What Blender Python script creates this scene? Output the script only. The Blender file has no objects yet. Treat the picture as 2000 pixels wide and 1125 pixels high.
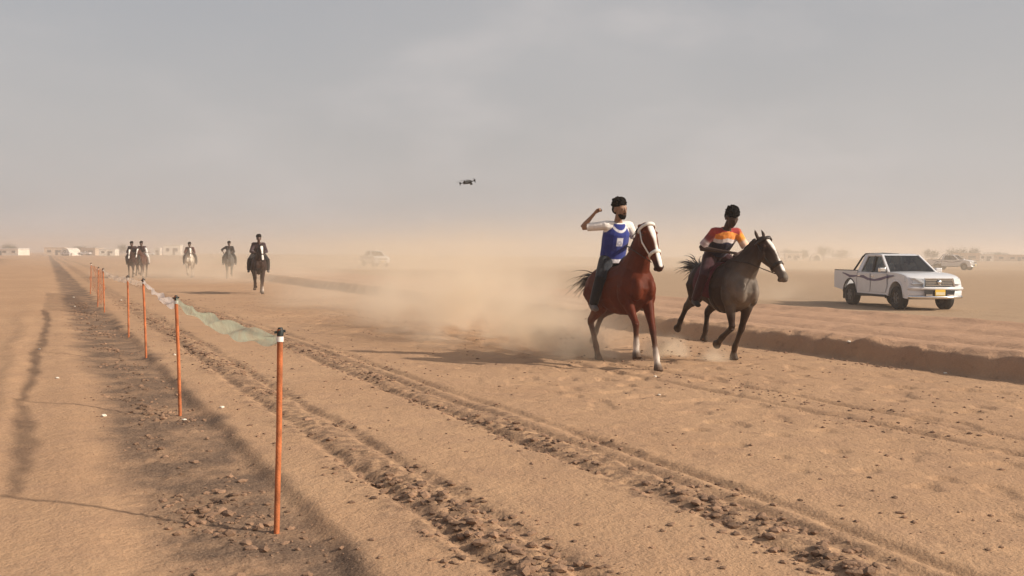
import bpy, bmesh, math, random
import numpy as np
from mathutils import Vector, Matrix

random.seed(7); RNG = np.random.default_rng(7)
sc = bpy.context.scene
COL = sc.collection
R = math.radians

# ------------------------------------------------------------------ camera
CAM_H = 1.55
cam_d = bpy.data.cameras.new('camera'); cam = bpy.data.objects.new('camera', cam_d); COL.objects.link(cam)
cam_d.sensor_width = 36.0; cam_d.lens = 34.2; cam_d.clip_start = 0.05; cam_d.clip_end = 6000
cam.matrix_world = Matrix.Translation((0, 0, CAM_H)) @ Matrix.Rotation(R(90 - 1.99), 4, 'X') @ Matrix.Rotation(R(0.37), 4, 'Z')
sc.camera = cam

# ------------------------------------------------------------------ world and sun
SUN_EL, SUN_AZ = 29.0, 107.0          # azimuth clockwise from +Y (the viewing direction)
world = bpy.data.worlds.new('World'); sc.world = world; world.use_nodes = True
wn, wl = world.node_tree.nodes, world.node_tree.links
sky = wn.new('ShaderNodeTexSky'); sky.sky_type = 'NISHITA'; sky.sun_disc = False
sky.sun_elevation = R(SUN_EL); sky.sun_rotation = R(SUN_AZ)
sky.air_density = 1.0; sky.dust_density = 6.0; sky.ozone_density = 1.0; sky.altitude = 50
bg = wn['Background']; bg.inputs["Strength"].default_value = 0.10
# thin high overcast veil over the blue, with soft cloud streaks
tc = wn.new('ShaderNodeTexCoord'); mp = wn.new('ShaderNodeMapping'); mp.inputs['Scale'].default_value = (1.0, 1.0, 2.0)
nz = wn.new('ShaderNodeTexNoise'); nz.inputs['Scale'].default_value = 3.2; nz.inputs['Detail'].default_value = 4; nz.inputs['Roughness'].default_value = 0.5
wl.new(tc.outputs['Generated'], mp.inputs['Vector']); wl.new(mp.outputs['Vector'], nz.inputs['Vector'])
mr = wn.new('ShaderNodeMapRange'); mr.inputs['From Min'].default_value = 0.40; mr.inputs['From Max'].default_value = 0.68
mr.inputs['To Min'].default_value = 0.84; mr.inputs['To Max'].default_value = 0.95
wl.new(nz.outputs['Fac'], mr.inputs['Value'])
veil = wn.new('ShaderNodeMix'); veil.data_type = 'RGBA'
veil.inputs[7].default_value = (4.80, 4.72, 4.72, 1)
sep = wn.new('ShaderNodeSeparateXYZ'); wl.new(tc.outputs['Generated'], sep.inputs[0])
el = wn.new('ShaderNodeMapRange'); el.interpolation_type = 'SMOOTHSTEP'          # the dust veil thins towards the zenith
for k_, q_ in zip(('From Min', 'From Max', 'To Min', 'To Max'), (0.04, 0.62, 1.0, 0.25)): el.inputs[k_].default_value = q_
wl.new(sep.outputs['Z'], el.inputs['Value'])
vf = wn.new('ShaderNodeMath'); vf.operation = 'MULTIPLY'; wl.new(mr.outputs['Result'], vf.inputs[0]); wl.new(el.outputs['Result'], vf.inputs[1])
wl.new(vf.outputs[0], veil.inputs[0]); wl.new(sky.outputs['Color'], veil.inputs[6]); 
# soft pale cloud patches drifting in the veil
mp2 = wn.new('ShaderNodeMapping'); mp2.inputs['Scale'].default_value = (1.0, 1.0, 2.6); mp2.inputs['Location'].default_value = (0.37, 1.9, 0.2)
nz2 = wn.new('ShaderNodeTexNoise'); nz2.inputs['Scale'].default_value = 4.2; nz2.inputs['Detail'].default_value = 4; nz2.inputs['Roughness'].default_value = 0.48
wl.new(tc.outputs['Generated'], mp2.inputs['Vector']); wl.new(mp2.outputs['Vector'], nz2.inputs['Vector'])
mr2 = wn.new('ShaderNodeMapRange'); mr2.interpolation_type = 'SMOOTHSTEP'
for k_, q_ in zip(('From Min', 'From Max', 'To Min', 'To Max'), (0.44, 0.78, 0.0, 0.70)): mr2.inputs[k_].default_value = q_
wl.new(nz2.outputs['Fac'], mr2.inputs['Value'])
cm = wn.new('ShaderNodeMix'); cm.data_type = 'RGBA'; cm.inputs[7].default_value = (5.5, 5.25, 5.2, 1)
wl.new(mr2.outputs['Result'], cm.inputs[0]); wl.new(veil.outputs[2], cm.inputs[6]); wl.new(cm.outputs[2], bg.inputs['Color'])

sun_d = bpy.data.lights.new('sun', 'SUN'); sun = bpy.data.objects.new('sun', sun_d); COL.objects.link(sun)
sun_d.energy = 5.0; sun_d.angle = R(1.6); sun_d.color = (1.0, 0.90, 0.76)
to_sun = Vector((math.sin(R(SUN_AZ)) * math.cos(R(SUN_EL)), math.cos(R(SUN_AZ)) * math.cos(R(SUN_EL)), math.sin(R(SUN_EL))))
sun.rotation_euler = to_sun.to_track_quat('Z', 'Y').to_euler(); sun.location = to_sun * 60

sc.render.engine = 'CYCLES'
sc.view_settings.view_transform = 'Standard'; sc.view_settings.look = 'None'
sc.view_settings.exposure = 0.12; sc.view_settings.gamma = 1.0; sc.view_settings.use_curve_mapping = False
cy = sc.cycles
cy.use_denoising = True; cy.max_bounces = 6; cy.diffuse_bounces = 2; cy.glossy_bounces = 2; cy.transmission_bounces = 4
cy.volume_bounces = 3; cy.transparent_max_bounces = 12; cy.volume_step_rate = 2.0; cy.volume_max_steps = 96
cy.sample_clamp_indirect = 6.0

# ------------------------------------------------------------------ material helpers
MATS = {}
def srgb(r, g, b):
    f = lambda c: c / 12.92 if c <= 0.04045 else ((c + 0.055) / 1.055) ** 2.4
    return (f(r / 255), f(g / 255), f(b / 255))
def mat(name, col, rough=0.7, metal=0.0, var=0.15, scale=12.0, bump=0.0, bscale=60.0, spec=0.4, attr=False, coat=0.0, sheen=0.0):
    if name in MATS: return MATS[name]
    m = bpy.data.materials.new(name); m.use_nodes = True
    n, l = m.node_tree.nodes, m.node_tree.links
    p = n['Principled BSDF']
    p.inputs['Roughness'].default_value = rough; p.inputs['Metallic'].default_value = metal
    p.inputs['Specular IOR Level'].default_value = spec; p.inputs['Coat Weight'].default_value = coat
    p.inputs['Sheen Weight'].default_value = sheen
    t = n.new('ShaderNodeTexCoord'); z = n.new('ShaderNodeTexNoise'); z.inputs['Scale'].default_value = scale; z.inputs['Detail'].default_value = 5
    l.new(t.outputs['Object'], z.inputs['Vector'])
    r = n.new('ShaderNodeMapRange'); r.inputs['From Min'].default_value = 0.3; r.inputs['From Max'].default_value = 0.7
    r.inputs['To Min'].default_value = 1 - var; r.inputs['To Max'].default_value = 1 + var
    l.new(z.outputs['Fac'], r.inputs['Value'])
    x = n.new('ShaderNodeMix'); x.data_type = 'RGBA'; x.blend_type = 'MULTIPLY'; x.inputs[0].default_value = 1.0
    if attr:
        a = n.new('ShaderNodeAttribute'); a.attribute_name = 'Col'; l.new(a.outputs['Color'], x.inputs[6])
    else: x.inputs[6].default_value = (*col, 1)
    l.new(r.outputs['Result'], x.inputs[7]); l.new(x.outputs[2], p.inputs['Base Color'])
    if bump > 0:
        z2 = n.new('ShaderNodeTexNoise'); z2.inputs['Scale'].default_value = bscale; z2.inputs['Detail'].default_value = 4
        l.new(t.outputs['Object'], z2.inputs['Vector'])
        b = n.new('ShaderNodeBump'); b.inputs['Strength'].default_value = bump; b.inputs['Distance'].default_value = 0.01
        l.new(z2.outputs['Fac'], b.inputs['Height']); l.new(b.outputs['Normal'], p.inputs['Normal'])
    MATS[name] = m; return m

def tag(o, label=None, cat=None, group=None, kind=None):
    if label: o['label'] = label
    if cat: o['category'] = cat
    if group: o['group'] = group
    if kind: o['kind'] = kind
    return o
def empty(name, loc=(0, 0, 0), rz=0.0):
    o = bpy.data.objects.new(name, None); COL.objects.link(o); o.location = loc; o.rotation_euler = (0, 0, rz)
    o.empty_display_size = 0.2
    return o
def link(name, me, m=None, parent=None, smooth=True):
    if m and not me.materials: me.materials.append(m)
    if smooth: me.polygons.foreach_set('use_smooth', [True] * len(me.polygons))
    o = bpy.data.objects.new(name, me); COL.objects.link(o)
    if parent: o.parent = parent
    return o
def pydata(name, v, f, m=None, parent=None, smooth=False):
    me = bpy.data.meshes.new(name); me.from_pydata([tuple(p) for p in v], [], f); me.update()
    return link(name, me, m, parent, smooth)

# ------------------------------------------------------------------ noise and terrain
def _hash(ix, iy, seed):
    h = (ix.astype(np.int64) * 374761393 + iy.astype(np.int64) * 668265263 + seed * 974634777) & 0xFFFFFFFF
    h = ((h ^ (h >> 13)) * 1274126177) & 0xFFFFFFFF
    h = (h ^ (h >> 16)) & 0xFFFFFFFF
    return h / 4294967295.0
def vn(x, y, seed=0):
    x = np.asarray(x, float); y = np.asarray(y, float)
    ix = np.floor(x); iy = np.floor(y); fx = x - ix; fy = y - iy
    fx = fx * fx * (3 - 2 * fx); fy = fy * fy * (3 - 2 * fy)
    a = _hash(ix, iy, seed); b = _hash(ix + 1, iy, seed); c = _hash(ix, iy + 1, seed); d = _hash(ix + 1, iy + 1, seed)
    return (a * (1 - fx) + b * fx) * (1 - fy) + (c * (1 - fx) + d * fx) * fy
def fbm(x, y, seed, o=3):
    s = 0; a = 0.5; t = 0
    for i in range(o):
        s = s + a * vn(x * 2 ** i + 17.3 * i, y * 2 ** i - 9.1 * i, seed + i); t += a; a *= 0.5
    return s / t
def sstep(a, b, x):
    t = np.clip((x - a) / (b - a), 0, 1); return t * t * (3 - 2 * t)
NX, NY = 0.9023, 0.4311                         # across the race track, to the right
def uv(x, y): return -NY * x + NX * y, NX * x + NY * y
def H(x, y):
    x = np.asarray(x, float); y = np.asarray(y, float)
    u, v = uv(x, y)
    near = np.clip(1.4 - np.hypot(x, y) / 40, 0, 1)
    wob = (fbm(u * 0.35, v * 0.2, 3, 3) - 0.5)
    wob2 = (fbm(u * 2.5, v * 2.5, 31, 3) - 0.5)
    z = 0.05 * (fbm(x * 0.25, y * 0.25, 1, 2) - 0.5) + 0.03 * (fbm(x * 1.1, y * 1.1, 2, 3) - 0.5)
    # shallow ditch of worked soil left of the fence
    e = 1.34 + 0.25 * wob + 0.10 * wob2
    z = z - 0.055 * sstep(e + 0.10, e - 0.05, v) + 0.045 * sstep(0.75, 0.15, v + 0.3 * wob)
    z = z + 0.035 * np.exp(-((v + 0.45 + 0.35 * wob) / 0.13) ** 2) * (0.3 + fbm(u * 2, v * 4, 33, 2))
    # raised bank on the right of the track
    bw = 0.5 * wob + 0.16 * wob2
    tooth = (0.012 * np.sin(u * 19.0 + 6 * wob2) + 0.12 * (vn(u * 2.3, v * 0.5, 77) - 0.5)) * sstep(45, 25, u)
    z = z + 0.27 * sstep(10.75 + bw + tooth, 11.0 + 0.6 * bw + 0.4 * tooth, v) * sstep(17.6, 16.8, v + bw) - 0.16 * sstep(16.8, 18.5, v + bw) * sstep(80, 50, u)
    z = z + 0.06 * np.exp(-((v - 11.25 - bw) / 0.22) ** 2) * (0.4 + fbm(u * 1.3, v, 8, 2))
    z = z + 0.13 * (fbm(x * 3.5, y * 3.5, 95, 3) - 0.5) * np.exp(-((v - 10.98 - bw) / 0.28) ** 2) * sstep(60, 30, u)
    z = z + 0.05 * (fbm(x * 2.2, y * 2.2, 97, 3) - 0.5) * sstep(11.0, 11.6, v) * sstep(17.4, 16.6, v)
    z = z - 0.07 * np.exp(-((v - 12.6 - 0.4 * wob) / 0.3) ** 2) - 0.06 * np.exp(-((v - 14.4 + 0.4 * wob) / 0.3) ** 2)
    z = z + 0.06 * np.exp(-((v - 16.4 - bw) / 0.35) ** 2)
    # tyre ruts with torn clods
    cl = np.clip(fbm(x * 11, y * 11, 11, 2) - 0.50, 0, 1); cl2 = np.clip(fbm(x * 19, y * 19, 14, 2) - 0.48, 0, 1)
    def band(c, w): return np.exp(-((v - c - 0.18 * wob) / w) ** 2)
    patch = 0.5 + 0.9 * (vn(u * 0.5, v * 2, 21))
    rut = 0
    for c in (3.52, 3.88, 1.98, 2.34, 4.12, 6.9, 7.5): rut = rut + band(c, 0.055) * (0.4 + 0.9 * vn(u * 1.7, c * 7, 5))
    k = 1.0 * band(3.7, 0.26) + 1.0 * band(2.15, 0.30) + 1.0 * band(0.85, 0.42) + 0.35 * band(4.2, 0.15) + 0.25 * band(7.2, 0.5)
    pk = sstep(0.55, 0.72, fbm(x * 0.8, y * 0.8, 41, 2)) * (v > 2.6)
    z = z + near * (-0.035 * rut + (0.030 * cl + 0.055 * cl2) * (k * patch + 0.22 * pk))
    # hoof pocks over the running line
    hp = sstep(0.66, 0.76, vn(x * 4.3, y * 4.3, 51)) * sstep(4.0, 5.5, v) * sstep(10.9, 10.0, v)
    z = z - 0.020 * near * hp * (0.4 + vn(x * 0.6, y * 0.6, 52))
    z = z + near * 0.010 * (fbm(x * 5, y * 5, 61, 2) - 0.5)
    # earth banks far out on the left, gentle swells far away
    fl = sstep(-3, -9, v)
    b1 = y - 98 - 5 * fbm(x * 0.06, y * 0, 71, 2); b2 = y - 132 - 9 * fbm(x * 0.05, y * 0, 72, 2)
    z = z + fl * (0.32 * np.exp(-(b1 / 1.6) ** 2) * sstep(0.35, 0.55, vn(x * 0.12, 0 * y, 73)) + 0.62 * sstep(-2.5, 1.5, b2) * sstep(60, 25, b2) * (0.45 + 0.55 * vn(x * 0.1, y * 0.02, 74)))
    far = np.hypot(x, y)
    z = z + sstep(60, 250, far) * 0.9 * (fbm(x * 0.008, y * 0.008, 81, 3) - 0.55)
    return z
def h1(x, y): return float(H(np.array([x]), np.array([y]))[0])

def graded(stops):
    out = [stops[0][0]]
    for (a, s0), (b, s1) in zip(stops[:-1], stops[1:]):
        n = max(1, int(round((b - a) / (0.5 * (s0 + s1)))))
        t = np.linspace(0, 1, n + 1)[1:]
        r = s1 / s0
        tt = t if abs(r - 1) < 1e-3 else (r ** t - 1) / (r - 1)
        out += list(a + (b - a) * tt)
    return np.array(out)
gx = graded([(-1500, 120), (-200, 12), (-30, 0.5), (-9, 0.07), (-3.5, 0.032), (3.5, 0.032), (9, 0.06), (30, 0.5), (200, 12), (1500, 120)])
gy = graded([(-300, 60), (-20, 2), (2.5, 0.05), (4.2, 0.022), (8, 0.028), (14, 0.05), (24, 0.10), (60, 0.6), (160, 2.5), (400, 16), (1500, 90)])
X, Y = np.meshgrid(gx, gy)
Z = H(X, Y)
nx, ny = len(gx), len(gy)
me = bpy.data.meshes.new('ground')
me.vertices.add(nx * ny); me.vertices.foreach_set('co', np.stack([X, Y, Z], -1).astype(np.float32).ravel())
i = np.arange(nx * ny).reshape(ny, nx)
q = np.stack([i[:-1, :-1], i[:-1, 1:], i[1:, 1:], i[1:, :-1]], -1).reshape(-1, 4)
me.loops.add(q.size); me.loops.foreach_set('vertex_index', q.ravel().astype(np.int32))
me.polygons.add(len(q)); me.polygons.foreach_set('loop_start', (np.arange(len(q)) * 4).astype(np.int32))
me.update(calc_edges=True)

def ground_material():
    m = bpy.data.materials.new('sand'); m.use_nodes = True
    n, l = m.node_tree.nodes, m.node_tree.links; p = n['Principled BSDF']; p.inputs['Roughness'].default_value = 0.95
    p.inputs['Specular IOR Level'].default_value = 0.15
    t = n.new('ShaderNodeTexCoord')
    def noise(s, d=5, ro=0.55):
        z = n.new('ShaderNodeTexNoise'); z.inputs['Scale'].default_value = s; z.inputs['Detail'].default_value = d; z.inputs['Roughness'].default_value = ro
        l.new(t.outputs['Object'], z.inputs['Vector']); return z.outputs['Fac']
    def rng(v, a, b, c, d, smooth=True):
        r = n.new('ShaderNodeMapRange'); r.interpolation_type = 'SMOOTHSTEP' if smooth else 'LINEAR'
        for k, q_ in zip(('From Min', 'From Max', 'To Min', 'To Max'), (a, b, c, d)): r.inputs[k].default_value = q_
        l.new(v, r.inputs['Value']); return r.outputs['Result']
    def mth(op, a, b=None):
        r = n.new('ShaderNodeMath'); r.operation = op
        for k, q_ in enumerate((a, b)):
            if q_ is None: continue
            if hasattr(q_, 'links'): l.new(q_, r.inputs[k])
            else: r.inputs[k].default_value = q_
        return r.outputs[0]
    def mix(f, a, b, mode='MIX'):
        r = n.new('ShaderNodeMix'); r.data_type = 'RGBA'; r.blend_type = mode
        if hasattr(f, 'links'): l.new(f, r.inputs[0])
        else: r.inputs[0].default_value = f
        for k, q_ in ((6, a), (7, b)):
            if hasattr(q_, 'links'): l.new(q_, r.inputs[k])
            else: r.inputs[k].default_value = (*q_, 1)
        return r.outputs[2]
    d = n.new('ShaderNodeVectorMath'); d.operation = 'DOT_PRODUCT'; d.inputs[1].default_value = (NX, NY, 0); l.new(t.outputs['Object'], d.inputs[0])
    v = d.outputs['Value']
    vw = mth('ADD', v, mth('MULTIPLY', mth('SUBTRACT', noise(0.9), 0.5), 0.7))
    c = mix(rng(noise(0.35), 0.35, 0.65, 0, 1), (0.435, 0.264, 0.152), (0.39, 0.23, 0.131))
    c = mix(rng(noise(2.3, 6), 0.42, 0.66, 0, 0.55), c, (0.345, 0.205, 0.125))
    # pinkish bank to the right of the track
    c = mix(mth('MULTIPLY', rng(vw, 10.6, 11.4, 0, 0.6), rng(vw, 18, 16.6, 0, 1)), c, (0.40, 0.235, 0.155))
    # grey brown open ground beyond
    c = mix(rng(vw, 16.5, 17.6, 0, 0.75), c, (0.33, 0.235, 0.15))
    # dark turned soil along the fence
    st = mth('MULTIPLY', rng(vw, 0.28, 0.66, 0, 1), rng(vw, 1.52, 1.27, 0, 1))
    c = mix(mth('MULTIPLY', st, rng(noise(1.7, 6), 0.34, 0.60, 0.42, 0.95)), c, (0.105, 0.066, 0.047))
    # damp clods along the two torn ruts
    for cc, w in ((2.15, 0.42), (3.72, 0.38)):
        bnd = mth('MULTIPLY', rng(vw, cc - w, cc - w * 0.4, 0, 1), rng(vw, cc + w, cc + w * 0.4, 0, 1))
        c = mix(mth('MULTIPLY', bnd, rng(noise(9, 6), 0.42, 0.60, 0.05, 0.85)), c, (0.17, 0.10, 0.062))
    # scattered darker scrapes on the running line
    c = mix(mth('MULTIPLY', rng(noise(3.1, 8, 0.70), 0.55, 0.66, 0, 0.55), rng(v, 3, 5, 0.2, 1)), c, (0.22, 0.13, 0.08))
    # darker ploughed soil far out on the left
    sy = n.new('ShaderNodeSeparateXYZ'); l.new(t.outputs['Object'], sy.inputs[0])
    yw_ = mth('ADD', sy.outputs['Y'], mth('MULTIPLY', mth('SUBTRACT', noise(0.12, 4), 0.5), 60))
    fm = mth('MULTIPLY', rng(vw, -4, -9, 0, 1), mth('MULTIPLY', rng(yw_, 104, 112, 0, 1), rng(yw_, 220, 170, 0, 1)))
    fl_ = mth('MULTIPLY', rng(vw, -4, -9, 0, 1), mth('MULTIPLY', rng(yw_, 76, 80, 0, 1), rng(yw_, 92, 87, 0, 1)))
    c = mix(mth('MULTIPLY', mth('MAXIMUM', fm, fl_), 1.0), c, (0.085, 0.052, 0.030))
    c = mix(rng(noise(60, 3), 0.3, 0.7, 0, 0.25), c, (0.52, 0.36, 0.235))
    l.new(c, p.inputs['Base Color'])
    b = n.new('ShaderNodeBump'); b.inputs['Strength'].default_value = 0.8; b.inputs['Distance'].default_value = 0.03
    l.new(mth('ADD', noise(9, 8, 0.65), mth('MULTIPLY', noise(45, 4), 0.35)), b.inputs['Height'])
    l.new(b.outputs['Normal'], p.inputs['Normal'])
    return m
SAND = ground_material()
ground = link('ground', me, SAND); tag(ground, kind='structure')

# ------------------------------------------------------------------ tube / loft / blob modelling
def frame(pts):
    out = []
    P = [Vector(p) for p in pts]
    for k in range(len(P)):
        t = (P[min(k + 1, len(P) - 1)] - P[max(k - 1, 0)])
        t = t.normalized() if t.length > 1e-9 else Vector((1, 0, 0))
        out.append((P[k], t))
    return out
class Blob:
    def __init__(s): s.v = []; s.f = []; s.pr = []
    def loft(s, secs, col=(1, 1, 1), n=12, side=None):
        """secs: (x,y,z, half width, half height); closed by a point at both ends"""
        fr = frame([q[:3] for q in secs]); base = len(s.v); rings = []
        sd = Vector(side) if side is not None else Vector((0, 1, 0))
        for (p, t), q in zip(fr, secs):
            sdv = sd - t * sd.dot(t)
            if sdv.length < 1e-3: sdv = t.orthogonal()
            sdv.normalize(); up = t.cross(sdv).normalized()
            rs, ru = q[3], q[4] if len(q) > 4 else q[3]
            ring = []
            for a in range(n):
                an = 2 * math.pi * a / n
                ring.append(len(s.v)); s.v.append(p + sdv * rs * math.cos(an) + up * ru * math.sin(an))
            rings.append(ring)
        for r0, r1 in zip(rings[:-1], rings[1:]):
            for a in range(n):
                b = (a + 1) % n; s.f.append((r0[a], r0[b], r1[b], r1[a]))
        s.f.append(tuple(reversed(rings[0]))); s.f.append(tuple(rings[-1]))
        for (q0, q1) in zip(secs[:-1], secs[1:]):
            for k in range(5):
                t = k / 4.0
                s.pr.append(([q0[j] * (1 - t) + q1[j] * t for j in range(3)], (q0[3] + (q0[4] if len(q0) > 4 else q0[3])) / 2 * (1 - t) + (q1[3] + (q1[4] if len(q1) > 4 else q1[3])) / 2 * t, col))
    def cap(s, p0, r0, p1, r1, col=(1, 1, 1), n=10):
        a, b = Vector(p0), Vector(p1); d = (b - a); L = d.length; d = d / L if L > 1e-6 else Vector((0, 0, 1))
        secs = [(*(a - d * r0 * 0.92), r0 * 0.35), (*(a - d * r0 * 0.6), r0 * 0.8), (*a, r0), (*b, r1), (*(b + d * r1 * 0.6), r1 * 0.8), (*(b + d * r1 * 0.92), r1 * 0.35)]
        s.loft(secs, col, n, side=d.orthogonal())
    def ball(s, c, rx, ry, rz, col=(1, 1, 1), M=None):
        secs = []
        M = M or Matrix.Identity(3); c = Vector(c); ax = M @ Vector((1, 0, 0))
        for t in (-0.97, -0.75, -0.4, 0, 0.4, 0.75, 0.97):
            k = math.sqrt(1 - t * t); p = c + ax * rx * t; secs.append((*p, ry * k, rz * k))
        s.loft(secs, col, 12, side=M @ Vector((0, 1, 0)))
    def build(s, name, m, parent, voxel=0.012, smooth=4, colfn=None, soft=0.012):
        tm = bpy.data.meshes.new('tmp'); tm.from_pydata([tuple(p) for p in s.v], [], s.f); tm.update()
        bm = bmesh.new(); bm.from_mesh(tm); bmesh.ops.recalc_face_normals(bm, faces=bm.faces); bm.to_mesh(tm); bm.free()
        to = bpy.data.objects.new('tmp', tm); TMP.objects.link(to)
        rm = to.modifiers.new('r', 'REMESH'); rm.mode = 'VOXEL'; rm.voxel_size = voxel; rm.adaptivity = 0.0
        if smooth:
            sm = to.modifiers.new('s', 'SMOOTH'); sm.factor = 0.5; sm.iterations = smooth
        dg = bpy.context.evaluated_depsgraph_get(); dg.update()
        me = bpy.data.meshes.new_from_object(to.evaluated_get(dg)); me.name = name
        bpy.data.objects.remove(to); bpy.data.meshes.remove(tm)
        nv = len(me.vertices); co = np.empty(nv * 3, np.float32); me.vertices.foreach_get('co', co); co = co.reshape(-1, 3)
        P = np.array([p[0] for p in s.pr]); rr = np.array([p[1] for p in s.pr]); C = np.array([p[2] for p in s.pr])
        out = np.empty((nv, 3))
        for a in range(0, nv, 4000):
            d = np.linalg.norm(co[a:a + 4000, None] - P[None], axis=2) - rr[None]
            w = np.exp(-(d - d.min(1, keepdims=True)) / soft); w /= w.sum(1, keepdims=True); out[a:a + 4000] = w @ C
        if colfn is not None: out = colfn(co, out)
        ca = me.color_attributes.new('Col', 'FLOAT_COLOR', 'POINT')
        ca.data.foreach_set('color', np.concatenate([out, np.ones((nv, 1))], 1).astype(np.float32).ravel())
        return link(name, me, m, parent)
TMP = COL

class MB:                                   # plain mesh builder for hard things
    def __init__(s): s.v = []; s.f = []
    def box(s, c, d, rz=0.0, M=None):
        b = len(s.v)
        for sx, sy, sz in ((-1, -1, -1), (1, -1, -1), (1, 1, -1), (-1, 1, -1), (-1, -1, 1), (1, -1, 1), (1, 1, 1), (-1, 1, 1)):
            p = Vector((sx * d[0] / 2, sy * d[1] / 2, sz * d[2] / 2))
            if M is not None: p = M @ p
            elif rz: p = Matrix.Rotation(rz, 3, 'Z') @ p
            s.v.append(Vector(c) + p)
        for f in ((0, 3, 2, 1), (4, 5, 6, 7), (0, 1, 5, 4), (1, 2, 6, 5), (2, 3, 7, 6), (3, 0, 4, 7)): s.f.append(tuple(b + k for k in f))
        return s
    def tube(s, pts, rad, n=8, flat=1.0, side=None):
        rs = rad if isinstance(rad, (list, tuple)) else [rad] * len(pts)
        fr = frame(pts); rings = []; prev = None
        for (p, t), r in zip(fr, rs):
            u = Vector(side) if side is not None else (prev if prev is not None else t.orthogonal())
            u = u - t * u.dot(t)
            if u.length < 1e-4: u = t.orthogonal()
            u.normalize(); prev = u; w = t.cross(u)
            ring = []
            for a in range(n):
                an = 2 * math.pi * a / n; ring.append(len(s.v)); s.v.append(p + u * math.cos(an) * r + w * math.sin(an) * r * flat)
            rings.append(ring)
        for r0, r1 in zip(rings[:-1], rings[1:]):
            for a in range(n): b = (a + 1) % n; s.f.append((r0[a], r0[b], r1[b], r1[a]))
        s.f.append(tuple(reversed(rings[0]))); s.f.append(tuple(rings[-1])); return s
    def lathe(s, prof, n=24, axis='Y', c=(0, 0, 0), caps=True):
        b = len(s.v); c = Vector(c)
        for r, h in prof:
            for a in range(n):
                an = 2 * math.pi * a / n; x, y = r * math.cos(an), r * math.sin(an)
                s.v.append(c + (Vector((x, h, y)) if axis == 'Y' else Vector((x, y, h))))
        for k in range(len(prof) - 1):
            for a in range(n):
                q = (a + 1) % n; s.f.append((b + k * n + a, b + (k + 1) * n + a, b + (k + 1) * n + q, b + k * n + q))
        if caps: s.f.append(tuple(b + a for a in range(n))); s.f.append(tuple(b + (len(prof) - 1) * n + a for a in reversed(range(n))))
        return s
    def prism(s, poly, y0, y1):              # polygon in x,z extruded along y
        b = len(s.v); n = len(poly)
        for yy in (y0, y1):
            for x, z in poly: s.v.append(Vector((x, yy, z)))
        for a in range(n): q = (a + 1) % n; s.f.append((b + a, b + q, b + n + q, b + n + a))
        s.f.append(tuple(b + a for a in reversed(range(n)))); s.f.append(tuple(b + n + a for a in range(n))); return s
    def quad(s, pts, th):                    # thick quad panel
        P = [Vector(p) for p in pts]; nrm = (P[1] - P[0]).cross(P[-1] - P[0]).normalized() * th; b = len(s.v); n = len(P)
        s.v += P + [p + nrm for p in P]
        for a in range(n): q = (a + 1) % n; s.f.append((b + a, b + q, b + n + q, b + n + a))
        s.f.append(tuple(b + a for a in reversed(range(n)))); s.f.append(tuple(b + n + a for a in range(n))); return s
    def beam(s, a, b_, w, d, up=(0, 0, 1)):
        a, b_ = Vector(a), Vector(b_); t = (b_ - a).normalized(); u = Vector(up) - t * Vector(up).dot(t)
        if u.length < 1e-3: u = t.orthogonal()
        u.normalize(); x = t.cross(u); M = Matrix((x, t, u)).transposed()
        return s.box((a + b_) / 2, (w, (b_ - a).length, d), M=M)
    def build(s, name, m, parent=None, smooth=False, bevel=0.0, auto=None):
        me = bpy.data.meshes.new(name); me.from_pydata([tuple(p) for p in s.v], [], s.f); me.update()
        bm = bmesh.new(); bm.from_mesh(me); bmesh.ops.recalc_face_normals(bm, faces=bm.faces)
        if bevel > 0:
            ed = [e for e in bm.edges if len(e.link_faces) == 2 and e.calc_face_angle(0) > R(25)]
            bmesh.ops.bevel(bm, geom=ed, offset=bevel, segments=2, affect='EDGES', profile=0.6, clamp_overlap=True)
        bm.to_mesh(me); bm.free()
        o = link(name, me, m, parent, smooth)
        if auto:
            me.set_sharp_from_angle(angle=R(auto))
        return o

# ------------------------------------------------------------------ horses
COAT = mat('horse_coat', (1, 1, 1), rough=0.55, var=0.22, scale=7, bump=0.55, bscale=15, spec=0.10, attr=True)
SKIN = mat('skin', (1, 1, 1), rough=0.55, var=0.08, scale=20, spec=0.35, attr=True)
CLOTH = mat('cloth', (1, 1, 1), rough=0.85, var=0.12, scale=14, bump=1.0, bscale=16, spec=0.2, attr=True, sheen=0.2)
HAIRM = mat('hair', (0.012, 0.010, 0.009), rough=0.55, var=0.3, scale=40, bump=0.6, bscale=120)
EYE = mat('eye', (0.01, 0.008, 0.007), rough=0.1, var=0.0)
LEATHER = mat('dark_leather', (0.03, 0.02, 0.015), rough=0.5, var=0.2)
WHITEWEB = mat('white_webbing', (0.72, 0.68, 0.62), rough=0.8, var=0.12, scale=40)

def strands(name, m, parent, roots, dirs, lens, w, droop=0.3, seg=5, wav=0.05, seed=1):
    rg = random.Random(seed); b = MB()
    for p, d, L in zip(roots, dirs, lens):
        p = Vector(p); d = Vector(d).normalized(); pts = [p]; rr = [w]
        for k in range(1, seg + 1):
            d = (d + Vector((rg.uniform(-1, 1) * wav * 2, rg.uniform(-1, 1) * wav * 2, -droop / seg + rg.uniform(-1, 1) * wav))).normalized()
            pts.append(pts[-1] + d * L / seg); rr.append(w * (1.15 - 0.95 * k / seg))
        b.tube(pts, rr, n=4, flat=0.6)
    return b.build(name, m, parent, smooth=True)

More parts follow.
